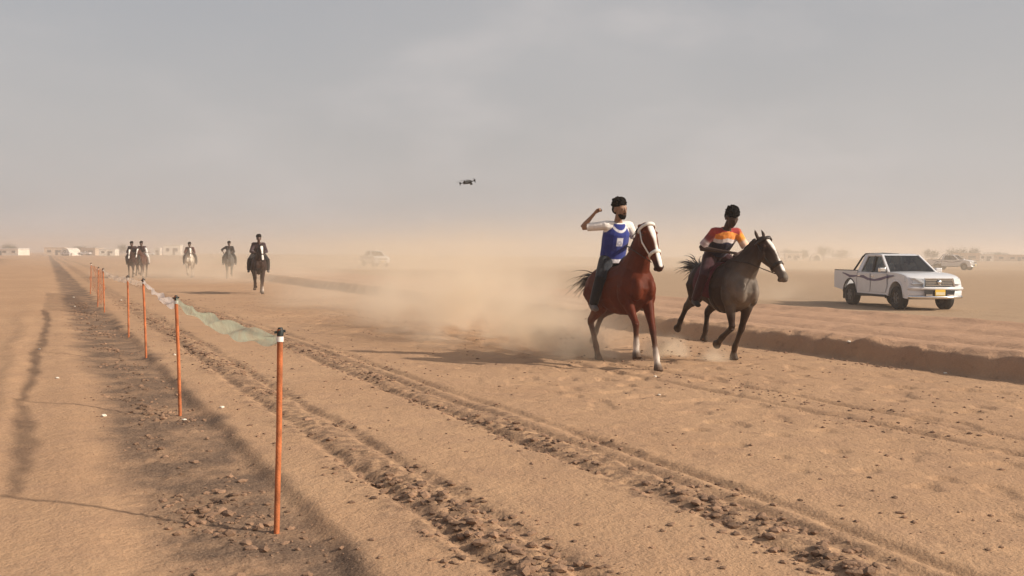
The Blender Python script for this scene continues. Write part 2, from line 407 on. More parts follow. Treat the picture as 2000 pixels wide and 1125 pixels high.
def ringband(b, c, ax, side, rs, ru, width, th):
    """a strap round an elliptical section"""
    ax = Vector(ax).normalized(); side = Vector(side); side = (side - ax * side.dot(ax)).normalized(); up = ax.cross(side)
    n = 20; base = len(b.v); c = Vector(c)
    for off, g in ((-width / 2, th), (width / 2, th), (width / 2, -0.004), (-width / 2, -0.004)):
        for a in range(n):
            an = 2 * math.pi * a / n; b.v.append(c + ax * off + side * math.cos(an) * (rs + g) + up * math.sin(an) * (ru + g))
    for k in range(4):
        for a in range(n):
            q_ = (a + 1) % n; b.f.append((base + k * n + a, base + k * n + q_, base + ((k + 1) % 4) * n + q_, base + ((k + 1) % 4) * n + a))

def mount(loc, rz, pitch): return Matrix.Translation(loc) @ Matrix.Rotation(rz, 4, 'Z') @ Matrix.Translation((0, 0, 1)) @ Matrix.Rotation(pitch, 4, 'Y') @ Matrix.Translation((0, 0, -1))
def horse(label, loc, rz, pose, coat, dark, leg, mane, voxel=0.013, head_yaw=0.0, neck_up=1.0, socks=(), blaze=0.045, hide_bridle=False, bridle='white', cloth=None, chest=None, group=None, tail_dir=(-0.9, 0, -0.35), nstr=110, face=(0.62, -0.785), hk=1.14, ears=1.0, fwd=0.0, dark_nose=False, pitch=0.0):
    root = empty('horse', loc, rz); root.matrix_world = mount(loc, rz, pitch)
    cp, sp = math.cos(pitch), math.sin(pitch)
    def unp(p): return (p[0] * cp - (p[1] - 1.0) * sp, 1.0 + p[0] * sp + (p[1] - 1.0) * cp)
    pose = {k_: [q_ if (j_ == 0 or j_ > 3) else unp(q_) for j_, q_ in enumerate(v_)] for k_, v_ in pose.items()}; tag(root, label, 'horse', group)
    B = Blob()
    # trunk
    B.loft([(-0.84, 0, 1.16, .05, .06), (-0.80, 0, 1.15, .13, .15), (-0.70, 0, 1.15, .24, .25), (-0.52, 0, 1.16, .285, .305), (-0.28, 0, 1.12, .275, .315), (0, 0, 1.075, .30, .36),
            (0.25, 0, 1.07, .29, .375), (0.43, 0, 1.11, .26, .375), (0.60, 0, 1.10, .25, .315), (0.74, 0, 1.10, .19, .225), (0.82, 0, 1.12, .08, .10)], coat, 16)
    for s in (-1, 1):
        B.ball((0.50, s * .135, 1.10), .20, .12, .26, coat, Matrix.Rotation(R(-20), 3, 'Y'))
        B.ball((-0.56, s * .145, 1.12), .22, .135, .25, coat)
        B.ball((0.73, s * .095, 1.04), .13, .095, .17, chest or coat); B.ball((0.53, s * .20, .98), .12, .08, .17, coat, Matrix.Rotation(R(-15), 3, 'Y')); B.ball((-0.50, s * .19, 1.0), .17, .09, .2, coat)
    # neck and head; bent to the side by head_yaw
    def yw(p, t):
        a = head_yaw * t; x = p[0] - 0.45; return (0.45 + x * math.cos(a) - p[1] * math.sin(a), x * math.sin(a) + p[1] * math.cos(a), p[2])
    nu = neck_up
    def nk(x, z): return (x + (0.22 * (1 - nu) + fwd) * max(0, (z - 1.2)) / 0.7, 0, 1.2 + (z - 1.2) * nu)
    nsec = [((0.42, 1.24), .19, .31, .2), ((0.60, 1.36), .170, .265, .4), ((0.75, 1.53), .130, .205, .6), ((0.86, 1.70), .102, .160, .8), ((0.95, 1.85), .088, .125, 1.0)]
    B.loft([(*yw(nk(*p), t), a, b) for p, a, b, t in nsec], coat, 14, side=(math.sin(-head_yaw * .5), math.cos(head_yaw * .5), 0))
    pz = 1.2 + (1.86 - 1.2) * nu; px = nk(0.97, 1.86)[0]
    def hd(a, y, c):                      # along the face a, sideways y, outwards from the face c
        dx, dz = face
        a *= hk; y *= hk; c *= hk
        return yw((px + dx * a - dz * c, y, pz + dz * a + dx * c), 1.0)
    sd = (math.sin(-head_yaw), math.cos(head_yaw), 0)
    B.loft([(p_[0], p_[1], p_[2], p_[3] * hk, p_[4] * hk) for p_ in [(*hd(-0.05, 0, 0), .06, .06), (*hd(0.02, 0, 0.01), .082, .105), (*hd(0.12, 0, 0.0), .098, .125), (*hd(0.22, 0, -0.005), .088, .125), (*hd(0.33, 0, 0.01), .064, .092), (*hd(0.44, 0, 0.015), .050, .068),
            (*hd(0.53, 0, 0.015), .052, .060), (*hd(0.58, 0, 0.01), .048, .052), (*hd(0.61, 0, 0.0), .026, .03)]], coat, 14, side=sd)
    B.ball(hd(0.545, 0, -0.045), .045 * hk, .035 * hk, .03 * hk, dark)                        # lower lip and chin
    for s in (-1, 1):
        B.ball(hd(0.16, s * .078, -0.05), .085 * hk, .03 * hk, .085 * hk, coat)                # jowl
        B.ball(hd(0.10, s * .085, 0.055), .03 * hk, .02 * hk, .02 * hk, coat)                  # brow
        B.ball(hd(0.565, s * .036, 0.035), .022 * hk, .016 * hk, .02 * hk, dark)               # nostril wing
        e0 = hd(-0.03, s * .055, 0.02); e1 = hd(-0.03 - .08 * ears, s * .068, 0.045 * ears - .03 * (1 - ears)); e2 = hd(-0.03 - .14 * ears, s * .060, 0.055 * ears - .10 * (1 - ears))
        B.loft([(*e0, .026, .022), (*e1, .030, .020), (*e2, .006, .006)], coat, 8, side=sd)
    # legs
    for key, pts in pose.items():
        s = -1 if key[1] == 'r' else 1
        lc = leg; foot = (0.78, 0.70, 0.62) if key in socks else leg
        if key[0] == 'f':
            el, kn, ft, ho = [(p[0], s * yy, p[1]) for p, yy in zip(pts, (.155, .135, .125, .125))]
            B.cap((0.52, s * .15, 1.06), .13, el, .088, coat); 
            B.loft([(*el, .085, .105), (*(Vector(el).lerp(Vector(kn), .35)), .068, .082), (*(Vector(el).lerp(Vector(kn), .8)), .047, .052), (*kn, .050, .056)], coat, 10)
            mid = Vector(kn).lerp(Vector(ft), .5)
            B.loft([(*kn, .050, .054), (*(Vector(kn).lerp(Vector(ft), .2)), .040, .045), (*mid, .035, .041), (*(Vector(kn).lerp(Vector(ft), .85)), .039, .044), (*ft, .045, .048)], lc, 10)
        else:
            st, hk_, ft, ho = [(p[0], s * yy, p[1]) for p, yy in zip(pts, (.165, .135, .13, .13))]
            B.cap((-0.56, s * .14, 1.08), .19, st, .125, coat)
            B.loft([(*st, .10, .13), (*(Vector(st).lerp(Vector(hk_), .35)), .078, .11), (*(Vector(st).lerp(Vector(hk_), .72)), .056, .076), (*hk_, .052, .070)], coat, 10)
            B.ball((hk_[0] - .03, hk_[1], hk_[2] + .02), .035, .03, .04, lc)
            mid = Vector(hk_).lerp(Vector(ft), .5)
            B.loft([(*hk_, .050, .066), (*(Vector(hk_).lerp(Vector(ft), .2)), .042, .050), (*mid, .037, .044), (*(Vector(hk_).lerp(Vector(ft), .85)), .040, .046), (*ft, .046, .050)], lc, 10)
        d = (Vector(ho) - Vector(ft)).normalized(); ho = Vector(ho)
        tilt = pts[4] if len(pts) > 4 else 0.0
        up_ = Vector(ft) + (Vector((kn if key[0] == 'f' else hk_)) - Vector(ft)) * .22
        B.loft([(*up_, .041, .046), (*ft, .047, .050), (*(Vector(ft).lerp(ho, .5)), .041, .044), (*(ho + d * .005), .050, .053)], foot, 10)
        hf = Vector((math.sin(tilt), 0, -math.cos(tilt)))
        B.loft([(*(ho - hf * .01), .052, .055), (*(ho + hf * .03 + Vector((.010, 0, 0))), .060, .066), (*(ho + hf * .078 + Vector((.020, 0, 0))), .068, .076)], dark, 12)
    fa, fb = np.array(hd(0.03, 0, .11)), np.array(hd(0.56, 0, .06))
    mz = np.array(hd(0.56, 0, 0.0))
    def colfn(co, c):
        dm = np.linalg.norm(co - mz, axis=1); k = np.clip((0.13 - dm) / 0.05, 0, 1)[:, None] * 0.75; c = c * (1 - k) + np.array(dark) * k
        if chest is not None:
            k = (sstep(.42, .72, co[:, 0]) * sstep(.62, .85, co[:, 2]) * sstep(1.65, 1.25, co[:, 2]))[:, None] * 0.75; c = c * (1 - k) + np.array(chest) * k
        if blaze:
            ab = fb - fa; t = np.clip(((co - fa) @ ab) / (ab @ ab), 0, 1); dl = np.linalg.norm(co - (fa + t[:, None] * ab), axis=1)
            wdt = blaze * (1 - 0.35 * t) + 0.006 * np.sin(t * 9)
            k = np.clip((wdt - dl) / 0.012, 0, 1)[:, None]; k = k * np.clip((dm - 0.10) / 0.03, 0.0 if dark_nose else 1.0, 1)[:, None]; c = c * (1 - k) + np.array((0.80, 0.74, 0.68)) * k
        # sand dust caked on the lower legs
        k = (sstep(.62, .12, co[:, 2]) * (.15 + .55 * fbm(co[:, 0] * 14 + co[:, 1] * 9, co[:, 2] * 11, 5, 2)))[:, None] * .55; c = c * (1 - k) + np.array((.30, .19, .12)) * k
        return c
    body = B.build('body', COAT, root, voxel, 2, colfn)
    eb = MB()
    for s in (-1, 1):
        c = Vector(hd(0.115, s * .088, 0.035)); e = MB().lathe([(.001, -.018), (.012, -.014), (.018, 0), (.012, .014), (.001, .018)], 10, 'Z', c).build('eye', EYE, root, True)
    # mane along the crest, forelock, tail
    rg = random.Random(hash(label) % 999 if False else len(label))
    ro, di, le = [], [], []
    for k in range(nstr):
        t = k / (nstr - 1); a = t * (len(nsec) - 1); i0 = min(int(a), len(nsec) - 2); fr_ = a - i0
        p0, p1 = nsec[i0], nsec[i0 + 1]
        x = p0[0][0] * (1 - fr_) + p1[0][0] * fr_; z = p0[0][1] * (1 - fr_) + p1[0][1] * fr_; ru = p0[2] * (1 - fr_) + p1[2] * fr_
        tt = p0[3] * (1 - fr_) + p1[3] * fr_
        q_ = nk(x, z); ro.append(yw((q_[0] - ru * .72, rg.uniform(-.02, .02), q_[2] + ru * .52), tt)); di.append((-0.55, rg.choice((-1, -1, 1)) * rg.uniform(.3, 1.0), rg.uniform(-.2, .2))); le.append(rg.uniform(.07, .17))
    for k in range(8):
        ro.append(hd(-0.04, rg.uniform(-.03, .03), .05)); di.append((rg.uniform(.2, .6), rg.uniform(-.4, .4), -.3)); le.append(rg.uniform(.08, .16))
    strands('forelock', mane_mat(mane), root, ro[-8:], di[-8:], le[-8:], 0.018, 1.3, 4, 0.10, 3)
    strands('mane', mane_mat(mane), root, ro[:-8], di[:-8], le[:-8], 0.015, 1.8, 4, 0.08, 3)
    ro, di, le = [], [], []
    for k in range(100):
        ro.append((-0.80 + rg.uniform(-.02, .03), rg.uniform(-.035, .035), 1.33 + rg.uniform(-.05, .03))); d = Vector(tail_dir); di.append((d.x + rg.uniform(-.25, .25), d.y + rg.uniform(-.3, .3), d.z + 0.35 + rg.uniform(-.25, .25))); le.append(rg.uniform(.32, .62))
    strands('tail', mane_mat(mane), root, ro, di, le, 0.010, 0.85, 7, 0.08, 5)
    # tack
    wm = WHITEWEB if bridle == 'white' else LEATHER
    fx = Vector(hd(1, 0, 0)) - Vector(hd(0, 0, 0))
    b = MB(); ringband(b, hd(0.38, 0, 0.012), fx, sd, .058 * hk, .082 * hk, .042, .014); b.build('noseband', wm, root, True)
    b = MB(); ringband(b, hd(0.02, 0, 0.012), fx + Vector((0.25, 0, -.35)), sd, .090 * hk, .120 * hk, .040, .014); b.build('headstall', wm, root, True)
    b = MB()
    for s in (-1, 1): b.tube([hd(0.03, s * .092, 0.0), hd(0.2, s * .105, -.01), hd(0.38, s * .068, -.0)], .011, 6)
    b.build('cheek_strap', wm, root, True)
    if cloth is not None:
        v, f = [], []; na, nb = 14, 6
        for jx in range(nb + 1):
            x = -0.38 + 0.55 * jx / nb
            zc, rs, ru = np.interp(x, (-.52, -.28, 0, .25), (1.16, 1.12, 1.075, 1.07)), np.interp(x, (-.52, -.28, 0, .25), (.285, .275, .30, .29)), np.interp(x, (-.52, -.28, 0, .25), (.305, .315, .36, .375))
            for ja in range(na + 1):
                an = R(90) + R(112) * (2 * ja / na - 1)
                g = .018 + .006 * math.sin(jx * 2.1 + ja); v.append((x, math.cos(an) * (rs + g + .012), zc + math.sin(an) * (ru + g)))
        for jx in range(nb):
            for ja in range(na): a = jx * (na + 1) + ja; f.append((a, a + 1, a + na + 2, a + na + 1))
        o = pydata('saddle_cloth', v, f, mat('saddle_cloth_%d' % (int(cloth[0] * 1000)), cloth, 0.9, bump=0.3, bscale=30), root, True)
        so = o.modifiers.new('thick', 'SOLIDIFY'); so.thickness = 0.012
        b = MB(); ringband(b, (0.12, 0, 1.073), (1, 0, 0), (0, 1, 0), .297, .370, .07, .010); b.build('girth', LEATHER, root, True)
    return root, hd
_mm = {}
def mane_mat(c):
    if c not in _mm: _mm[c] = mat('mane_hair_%d' % len(_mm), c, 0.6, var=0.3, scale=30)
    return _mm[c]

# joints per leg as (x, z): front elbow, knee, fetlock, top of hoof; hind stifle, hock, fetlock, top of hoof
POSE_LAND = {'fl': [(.56, .86), (.78, .54), (.91, .20), (.95, .075)], 'fr': [(.56, .88), (.80, .64), (.80, .36), (.80, .24), .1],
             'hr': [(-.34, .86), (-.74, .58), (-.53, .21), (-.46, .075)], 'hl': [(-.50, .90), (-.92, .66), (-1.14, .38), (-1.21, .26), -.7]}
POSE_PUSH = {'fl': [(.50, .86), (.36, .49), (.17, .18), (.14, .075)], 'fr': [(.54, .86), (.58, .52), (.24, .34), (.12, .25), -1.2],
             'hr': [(-.56, .92), (-.95, .74), (-1.18, .50), (-1.26, .39), -1.1], 'hl': [(-.42, .90), (-.76, .66), (-.80, .38), (-.84, .27), -.5]}
POSE_TUCK = {'fl': [(.53, .86), (.62, .50), (.60, .185), (.62, .075)], 'fr': [(.56, .88), (.74, .60), (.52, .40), (.46, .29), -1.1],
             'hr': [(-.38, .90), (-.58, .55), (-.34, .30), (-.27, .20), .1], 'hl': [(-.46, .90), (-.74, .55), (-.66, .185), (-.63, .075)]}
POSE_TUCK2 = {'fr': [(.53, .86), (.62, .50), (.62, .185), (.64, .075)], 'fl': [(.56, .88), (.72, .58), (.48, .42), (.40, .31), -1.1],
              'hl': [(-.38, .90), (-.58, .55), (-.36, .30), (-.29, .20), .1], 'hr': [(-.46, .90), (-.76, .56), (-.72, .20), (-.69, .09)]}

# ------------------------------------------------------------------ people
def person(label, loc, rz, J, skin, hair, outfit, voxel=0.008, group=None, beard=False, fingers=True, legs=True, vest=None, cap=False, shoe=(0.10, 0.09, 0.085), parent_name='person', hs=1.12, gb=1.08, pitch=0.0):
    """J: joints in the frame of the mount. outfit: shirt colour fn, trousers colour"""
    root = empty(parent_name, loc, rz); root.matrix_world = mount(loc, rz, pitch); tag(root, label, 'person', group)
    V = {k: Vector(p) for k, p in J.items()}
    B = Blob(); sk = skin
    def headball(bl, c, rx, ry, rz_, col): bl.ball(c, rx * hs, ry * hs, rz_ * hs, col, Mh)
    pel, che, nec, hea = V['pelvis'], V['chest'], V['neck'], V['head']
    acr = (V['sl'] - V['sr']).normalized()
    def torso(bl, g, col, lo=True):
        secs = [(p_[0], p_[1], p_[2], p_[3] * gb, p_[4] * gb) for p_ in [(*(pel - (che - pel).normalized() * .09), .08 + g, .06 + g), (*pel, .165 + g, .115 + g), (*pel.lerp(che, .4), .145 + g, .10 + g), (*pel.lerp(che, .75), .16 + g, .115 + g), (*che.lerp(nec, .1), .175 + g, .115 + g), (*che.lerp(nec, .55), .145 + g, .085 + g), (*che.lerp(nec, .85), .075 + g * .6, .062 + g * .6)]]
        bl.loft(secs, col, 16, side=acr)
        for s in ('sl', 'sr'): bl.cap(che.lerp(nec, .55).lerp(V[s], .45), .062 + g, V[s], .060 + g, col)
    torso(B, 0, sk)
    f = V['look'].normalized(); up0 = (hea - nec).normalized(); lf = up0.cross(f).normalized(); up = f.cross(lf).normalized()
    def hp(a, b, c): return hea + (f * a + lf * b + up * c) * hs
    B.cap(nec.lerp(che, .35), .062, hp(-.02, 0, -.06), .054, sk)
    Mh = Matrix((f, lf, up)).transposed()
    headball(B, hp(-.012, 0, .035), .098, .077, .092, sk)
    B.loft([(*p_, a_ * hs, b_ * hs) for p_, a_, b_ in ((hp(.035, 0, .05), .062, .055), (hp(.045, 0, 0), .062, .060), (hp(.045, 0, -.05), .053, .052), (hp(.05, 0, -.095), .036, .036), (hp(.05, 0, -.112), .018, .02))], sk, 12, side=lf)
    B.loft([(*hp(.098, 0, .03), .009, .008), (*hp(.112, 0, .0), .011, .012), (*hp(.118, 0, -.022), .016, .014), (*hp(.10, 0, -.034), .012, .008)], sk, 8, side=lf)
    B.cap(hp(.092, -.02, -.058), .008, hp(.092, .02, -.058), .008, (sk[0] * .8, sk[1] * .55, sk[2] * .5))
    for s in (-1, 1):
        headball(B, hp(-.012, s * .078, .0), .022, .010, .032, sk)
        B.cap(hp(.088, s * .018, .032), .008, hp(.078, s * .05, .030), .008, sk)
    for s, q_ in (('r', -1), ('l', 1)):
        sh, el, ha = V['s' + s], V['e' + s], V['h' + s]
        B.loft([(*sh, .052, .052), (*sh.lerp(el, .35), .048, .050), (*sh.lerp(el, .8), .038, .040), (*el, .037, .039)], sk, 10, side=sh.orthogonal())
        B.loft([(*el, .037, .039), (*el.lerp(ha, .3), .040, .038), (*el.lerp(ha, .8), .027, .024), (*ha, .027, .021)], sk, 10)
        d = (ha - el).normalized(); sd_ = d.cross(Vector((0, 0, 1)));
        if sd_.length < .1: sd_ = d.cross(Vector((1, 0, 0)))
        sd_.normalize(); dn = d.cross(sd_).normalized()
        if dn.z > 0: dn = -dn
        pc = ha + d * .05
        B.loft([(*(ha - d * .005), .027, .019), (*pc, .040, .020), (*(ha + d * .09), .040, .018)], sk, 10, side=sd_)
        if fingers:
            for k, (o_, L) in enumerate(((-.030, .075), (-.010, .084), (.010, .080), (.029, .062))):
                a = ha + d * .088 + sd_ * o_; m_ = a + d * L * .42 + dn * .012; e = m_ + dn * L * .42 - d * .004; t = e - d * L * .30 + dn * .004
                B.cap(a, .0095, m_, .009, sk, 8); B.cap(m_, .009, e, .0085, sk, 8); B.cap(e, .0085, t, .008, sk, 8)
            a = ha + d * .03 + sd_ * -.034; m_ = a + d * .035 - sd_ * .018 + dn * .012; B.cap(a, .012, m_, .0105, sk, 8); B.cap(m_, .0105, m_ + d * .028 + dn * .018 + sd_ * .012, .009, sk, 8)
        else: B.cap(pc, .036, ha + d * .1 + dn * .03, .03, sk)
        if legs:
            hi, kn, an, to = V['t' + s], V['k' + s], V['a' + s], V['o' + s]
            B.loft([(*hi, .085, .09), (*hi.lerp(kn, .4), .078, .08), (*hi.lerp(kn, .85), .056, .058), (*kn, .054, .056)], sk, 10)
            B.loft([(*kn, .053, .055), (*kn.lerp(an, .3), .052, .056), (*kn.lerp(an, .8), .036, .038), (*an, .034, .037)], sk, 10)
            B.loft([(*an, .034, .038), (*an.lerp(to, .4), .038, .034), (*to, .036, .022)], sk, 10)
    def facecol(co, c):
        eyes = np.zeros(len(co))
        for s in (-1, 1):
            e = np.array(hp(.088, s * .032, .012)); d2 = np.abs((co - e) @ np.array([*f, ]).T) * .5 + np.linalg.norm(co - e, axis=1); eyes = np.maximum(eyes, np.clip((.026 - d2) / .01, 0, 1))
        return c * (1 - .25 * eyes[:, None])
    body = B.build('body', SKIN, root, voxel, 2, facecol)
    for s in (-1, 1):
        if fingers: MB().lathe([(.001, -.010), (.009, -.006), (.011, 0), (.009, .006), (.001, .010)], 8, 'Z', hp(.086, s * .031, .012)).build('eye', EYE, root, True)
    # hair
    Hh = Blob()
    headball(Hh, hp(-.024, 0, .070), .105, .085, .084, hair); headball(Hh, hp(-.06, 0, .01), .062, .078, .075, hair)
    headball(Hh, hp(.035, 0, .10), .055, .07, .035, hair)
    if not cap:
        rr = random.Random(5)
        for k in range(80):
            an = rr.uniform(0, 6.28); t = rr.uniform(-.15, .95); q2 = math.sqrt(1 - t * t); rb = rr.uniform(.010, .020); headball(Hh, hp(-.022 + .108 * math.cos(an) * q2, .088 * math.sin(an) * q2, .075 + .090 * t), rb, rb, rb, hair)
    else:
        headball(Hh, hp(-.015, 0, .085), .112, .092, .072, hair)
        Hh.loft([(*hp(.06, 0, .085), .07, .012), (*hp(.12, 0, .075), .062, .010), (*hp(.16, 0, .062), .03, .008)], hair, 12, side=lf)
    if beard: Hh.loft([(*hp(.040, 0, -.050), .060 * hs, .050 * hs), (*hp(.050, 0, -.075), .052 * hs, .050 * hs), (*hp(.055, 0, -.100), .040 * hs, .040 * hs), (*hp(.055, 0, -.122), .022 * hs, .024 * hs)], hair, 12, side=lf); Hh.cap(hp(.101, -.022, -.044), .007, hp(.101, .022, -.044), .007, hair)
    Hh.build('cap' if cap else 'hair', mat('hair_cap' if cap else 'hair_c', (1, 1, 1), 0.95, spec=.05, var=.3, scale=60, bump=.7, bscale=110, attr=True), root, voxel, 1)
    # shirt with sleeves
    g = .014 if voxel < .012 else .024
    S = Blob(); torso(S, g, outfit['shirt'])
    for s in ('r', 'l'):
        sh, el, ha = V['s' + s], V['e' + s], V['h' + s]; sl = outfit.get('sleeve', .7); col = outfit.get('sleeve_' + s, outfit['shirt'])
        def arm(t): return sh.lerp(el, t) if t <= 1 else el.lerp(ha, t - 1)
        ts = [0] + [k for k in (.35, .7, 1.0, 1.35, 1.7) if k < sl] + [sl]
        S.loft([(*arm(t), .064 + g * .4 - .012 * min(t, 1) + (.008 if t == sl and sl < 1 else 0), .064 + g * .4 - .012 * min(t, 1)) for t in ts], col, 12)
        if 'cuff' in outfit: S.loft([(*arm(sl - .12), .062 + g * .4, .062 + g * .4), (*arm(sl + .12), .060 + g * .4, .060 + g * .4)], outfit['cuff'], 12)
    S.build('shirt', CLOTH, root, voxel, 2, outfit.get('shirt_fn'), soft=.006)
    if vest is not None:
        W = Blob(); gg = g + .016
        W.loft([(p_[0], p_[1], p_[2], p_[3] * gb, p_[4] * gb) for p_ in [(*(pel + (che - pel) * -.05), .150 + gg, .112 + gg), (*pel.lerp(che, .4), .152 + gg, .106 + gg), (*pel.lerp(che, .75), .160 + gg, .118 + gg), (*che.lerp(nec, .12), .158 + gg, .116 + gg), (*che.lerp(nec, .50), .118 + gg, .088 + gg), (*che.lerp(nec, .80), .070 + gg, .062 + gg)]], vest, 18, side=acr)
        W.build('vest', CLOTH, root, voxel, 3, outfit.get('vest_fn'))
    if legs:
        T = Blob(); tcol = outfit['trousers']
        T.loft([(*(pel - (che - pel).normalized() * .10), .10, .08), (*pel, .175 + g, .125 + g), (*pel.lerp(che, .28), .158 + g, .115 + g)], tcol, 16, side=acr)
        for s in ('r', 'l'):
            hi, kn, an = V['t' + s], V['k' + s], V['a' + s]
            T.loft([(*pel.lerp(hi, .6), .105 + g, .11 + g), (*hi, .098 + g, .10 + g), (*hi.lerp(kn, .45), .086 + g, .088 + g), (*kn, .066 + g, .068 + g), (*kn.lerp(an, .35), .064 + g, .068 + g), (*kn.lerp(an, .92), .050 + g, .052 + g)], tcol, 12)
        T.build('trousers', CLOTH, root, voxel, 2)
        for s in ('r', 'l'):
            F = Blob(); an, to = V['a' + s], V['o' + s]; d = (to - an).normalized(); F.loft([(*(an - d * .045), .040, .045), (*an, .050, .058), (*an.lerp(to, .45), .050, .048), (*to, .047, .034), (*(to + d * .03), .025, .02)], shoe, 12)
            F.build('shoe', CLOTH, root, max(voxel, .008), 2)
    return root, V

def rider_joints(x=-.12, lean=.12, z=1.46, right=None, left=None, hunch=0.0, look=(1, 0, -.12), reach=.30):
    J = {'pelvis': (x - .02, 0, z + .10), 'chest': (x + lean, 0, z + .44 - hunch), 'neck': (x + lean * 1.55 + hunch * .15, 0, z + .64 - hunch * 1.1), 'head': (x + lean * 1.9 + hunch * .35 + .02, 0, z + .775 - hunch * 1.2), 'look': look}
    c = Vector(J['chest']).lerp(Vector(J['neck']), .55)
    for s, q_ in (('r', -1), ('l', 1)):
        J['s' + s] = (c.x, q_ * .185, c.z + .01)
        J['e' + s] = (c.x + .07, q_ * .29, c.z - .27); J['h' + s] = (c.x + reach, q_ * .07, c.z - .34)
        J['t' + s] = (x + .02, q_ * .12, z + .06); J['k' + s] = (x + .28, q_ * .335, z - .22); J['a' + s] = (x + .02, q_ * .355, z - .60); J['o' + s] = (x + .17, q_ * .37, z - .65)
    if right: J['er'], J['hr'] = right
    if left: J['el'], J['hl'] = left
    return J

# ---- the leading pair
HA = (1.56, 14.05); HB = (3.16, 14.60); RZA = R(-71); RZB = R(-75)
za, zb = h1(*HA) - .0, h1(*HB) - .0
_, hdA = horse('chestnut horse with white blaze and white noseband landing its front feet', (HA[0], HA[1], za), RZA, POSE_LAND,
      (0.092, 0.0185, 0.0075), (0.020, 0.009, 0.007), (0.050, 0.012, 0.006), (0.012, 0.007, 0.006), socks=('fl', 'fr'), head_yaw=R(4), neck_up=1.0, face=(0.46, -0.888), ears=0.25, fwd=-.14, pitch=R(-6),
      bridle='white', tail_dir=(-.9, -.15, -.15), group='galloping race horses')
_, hdB = horse('dark grey horse with broad white blaze and pricked ears beside chestnut horse', (HB[0], HB[1], zb), RZB, POSE_PUSH,
      (0.036, 0.020, 0.0145), (0.010, 0.008, 0.007), (0.018, 0.011, 0.009), (0.008, 0.007, 0.007), head_yaw=R(20), neck_up=.82, fwd=-.12, ears=1.0, dark_nose=True, blaze=.042, chest=(0.17, 0.14, 0.115),  # paler grey chest: sunlight on the front painted into the coat colour
      bridle='dark', cloth=(0.075, 0.008, 0.016), tail_dir=(-.8, 0, .15), group='galloping race horses')

JA = rider_joints(x=-.20, lean=.15, z=1.45, right=((-.20, -.47, 2.00), (-.06, -.34, 2.18)), left=((-.02, .30, 1.80), (.24, .10, 1.68)), look=(.93, .22, -.16))
blueA = (0.022, 0.035, 0.20)
cA = Vector(JA['chest']); nA = Vector(JA['neck']); pA = Vector(JA['pelvis'])
def vest_fn_A(co, c):
    ax = np.array((nA - pA).normalized()); t = (co - np.array(pA)) @ ax; L = (nA - pA).length
    w = np.array((.70, .68, .72))
    k = np.clip((.045 - t) / .008, 0, 1)[:, None]; c = c * (1 - k) + w * k          # pale hem
    front = co[:, 0] - (pA.x + t * (nA.x - pA.x) / L)
    nd = np.hypot(co[:, 1], (t - L * 1.02) * .9); k = (np.clip((.150 - nd) / .006, 0, 1) * np.clip((nd - .112) / .006, 0, 1) * (front > -.02))[:, None]; c = c * (1 - k * .9) + w * k * .9
    # pale printed square with a darker mark on the chest
    yy, zz = co[:, 1], t - L * .52
    k = (np.clip((.052 - np.abs(yy)) / .008, 0, 1) * np.clip((.066 - np.abs(zz)) / .008, 0, 1) * (front > .03))[:, None]; c = c * (1 - k) + np.array((.62, .62, .68)) * k
    k = (np.clip((.017 - np.abs(np.hypot(yy, zz + .022) - .026)) / .006, 0, 1) * (front > .03))[:, None] * .45; c = c * (1 - k) + np.array((.10, .10, .25)) * k
    return c
person('rider in blue vest with raised right arm on the chestnut horse', (HA[0], HA[1], za), RZA, JA, (0.27, 0.155, 0.10), (0.010, 0.008, 0.007),
       {'shirt': (.74, .70, .66), 'trousers': (.009, .011, .016), 'sleeve': .78, 'vest_fn': vest_fn_A}, group='race riders', beard=True, pitch=R(-6), vest=blueA, shoe=(.13, .11, .10))
JB = rider_joints(x=-.22, lean=.22, z=1.46, hunch=.11, right=((-.06, -.34, 1.66), (.30, -.02, 1.60)), left=((.16, .32, 1.64), (.36, .06, 1.58)), look=(.90, .05, -.62))
cB = Vector(JB['chest']); nB = Vector(JB['neck']); pB = Vector(JB['pelvis'])
def shirt_fn_B(co, c):
    ax = np.array((nB - pB).normalized()); t = (co - np.array(pB)) @ ax; L = (nB - pB).length; tt = t / L + 0.55 * np.abs(co[:, 1])
    body = np.abs(co[:, 1]) < .19
    for lo, hi, col in ((-1, .70, (.018, .016, .045)), (.70, .80, (.66, .58, .56)), (.80, .96, (.72, .25, .05)), (.96, 1.4, (.30, .03, .03))):
        k = body & (tt >= lo) & (tt < hi); c[k] = col
    return c
person('rider in orange and navy striped shirt crouched on the dark grey horse', (HB[0], HB[1], zb), RZB, JB, (0.055, 0.032, 0.024), (0.008, 0.007, 0.007),
       {'shirt': (.34, .05, .04), 'trousers': (.035, .007, .011), 'sleeve': .72, 'sleeve_l': (.78, .30, .04), 'sleeve_r': (.22, .05, .05), 'cuff': (.74, .70, .68), 'shirt_fn': shirt_fn_B}, group='race riders', shoe=(.03, .028, .028))

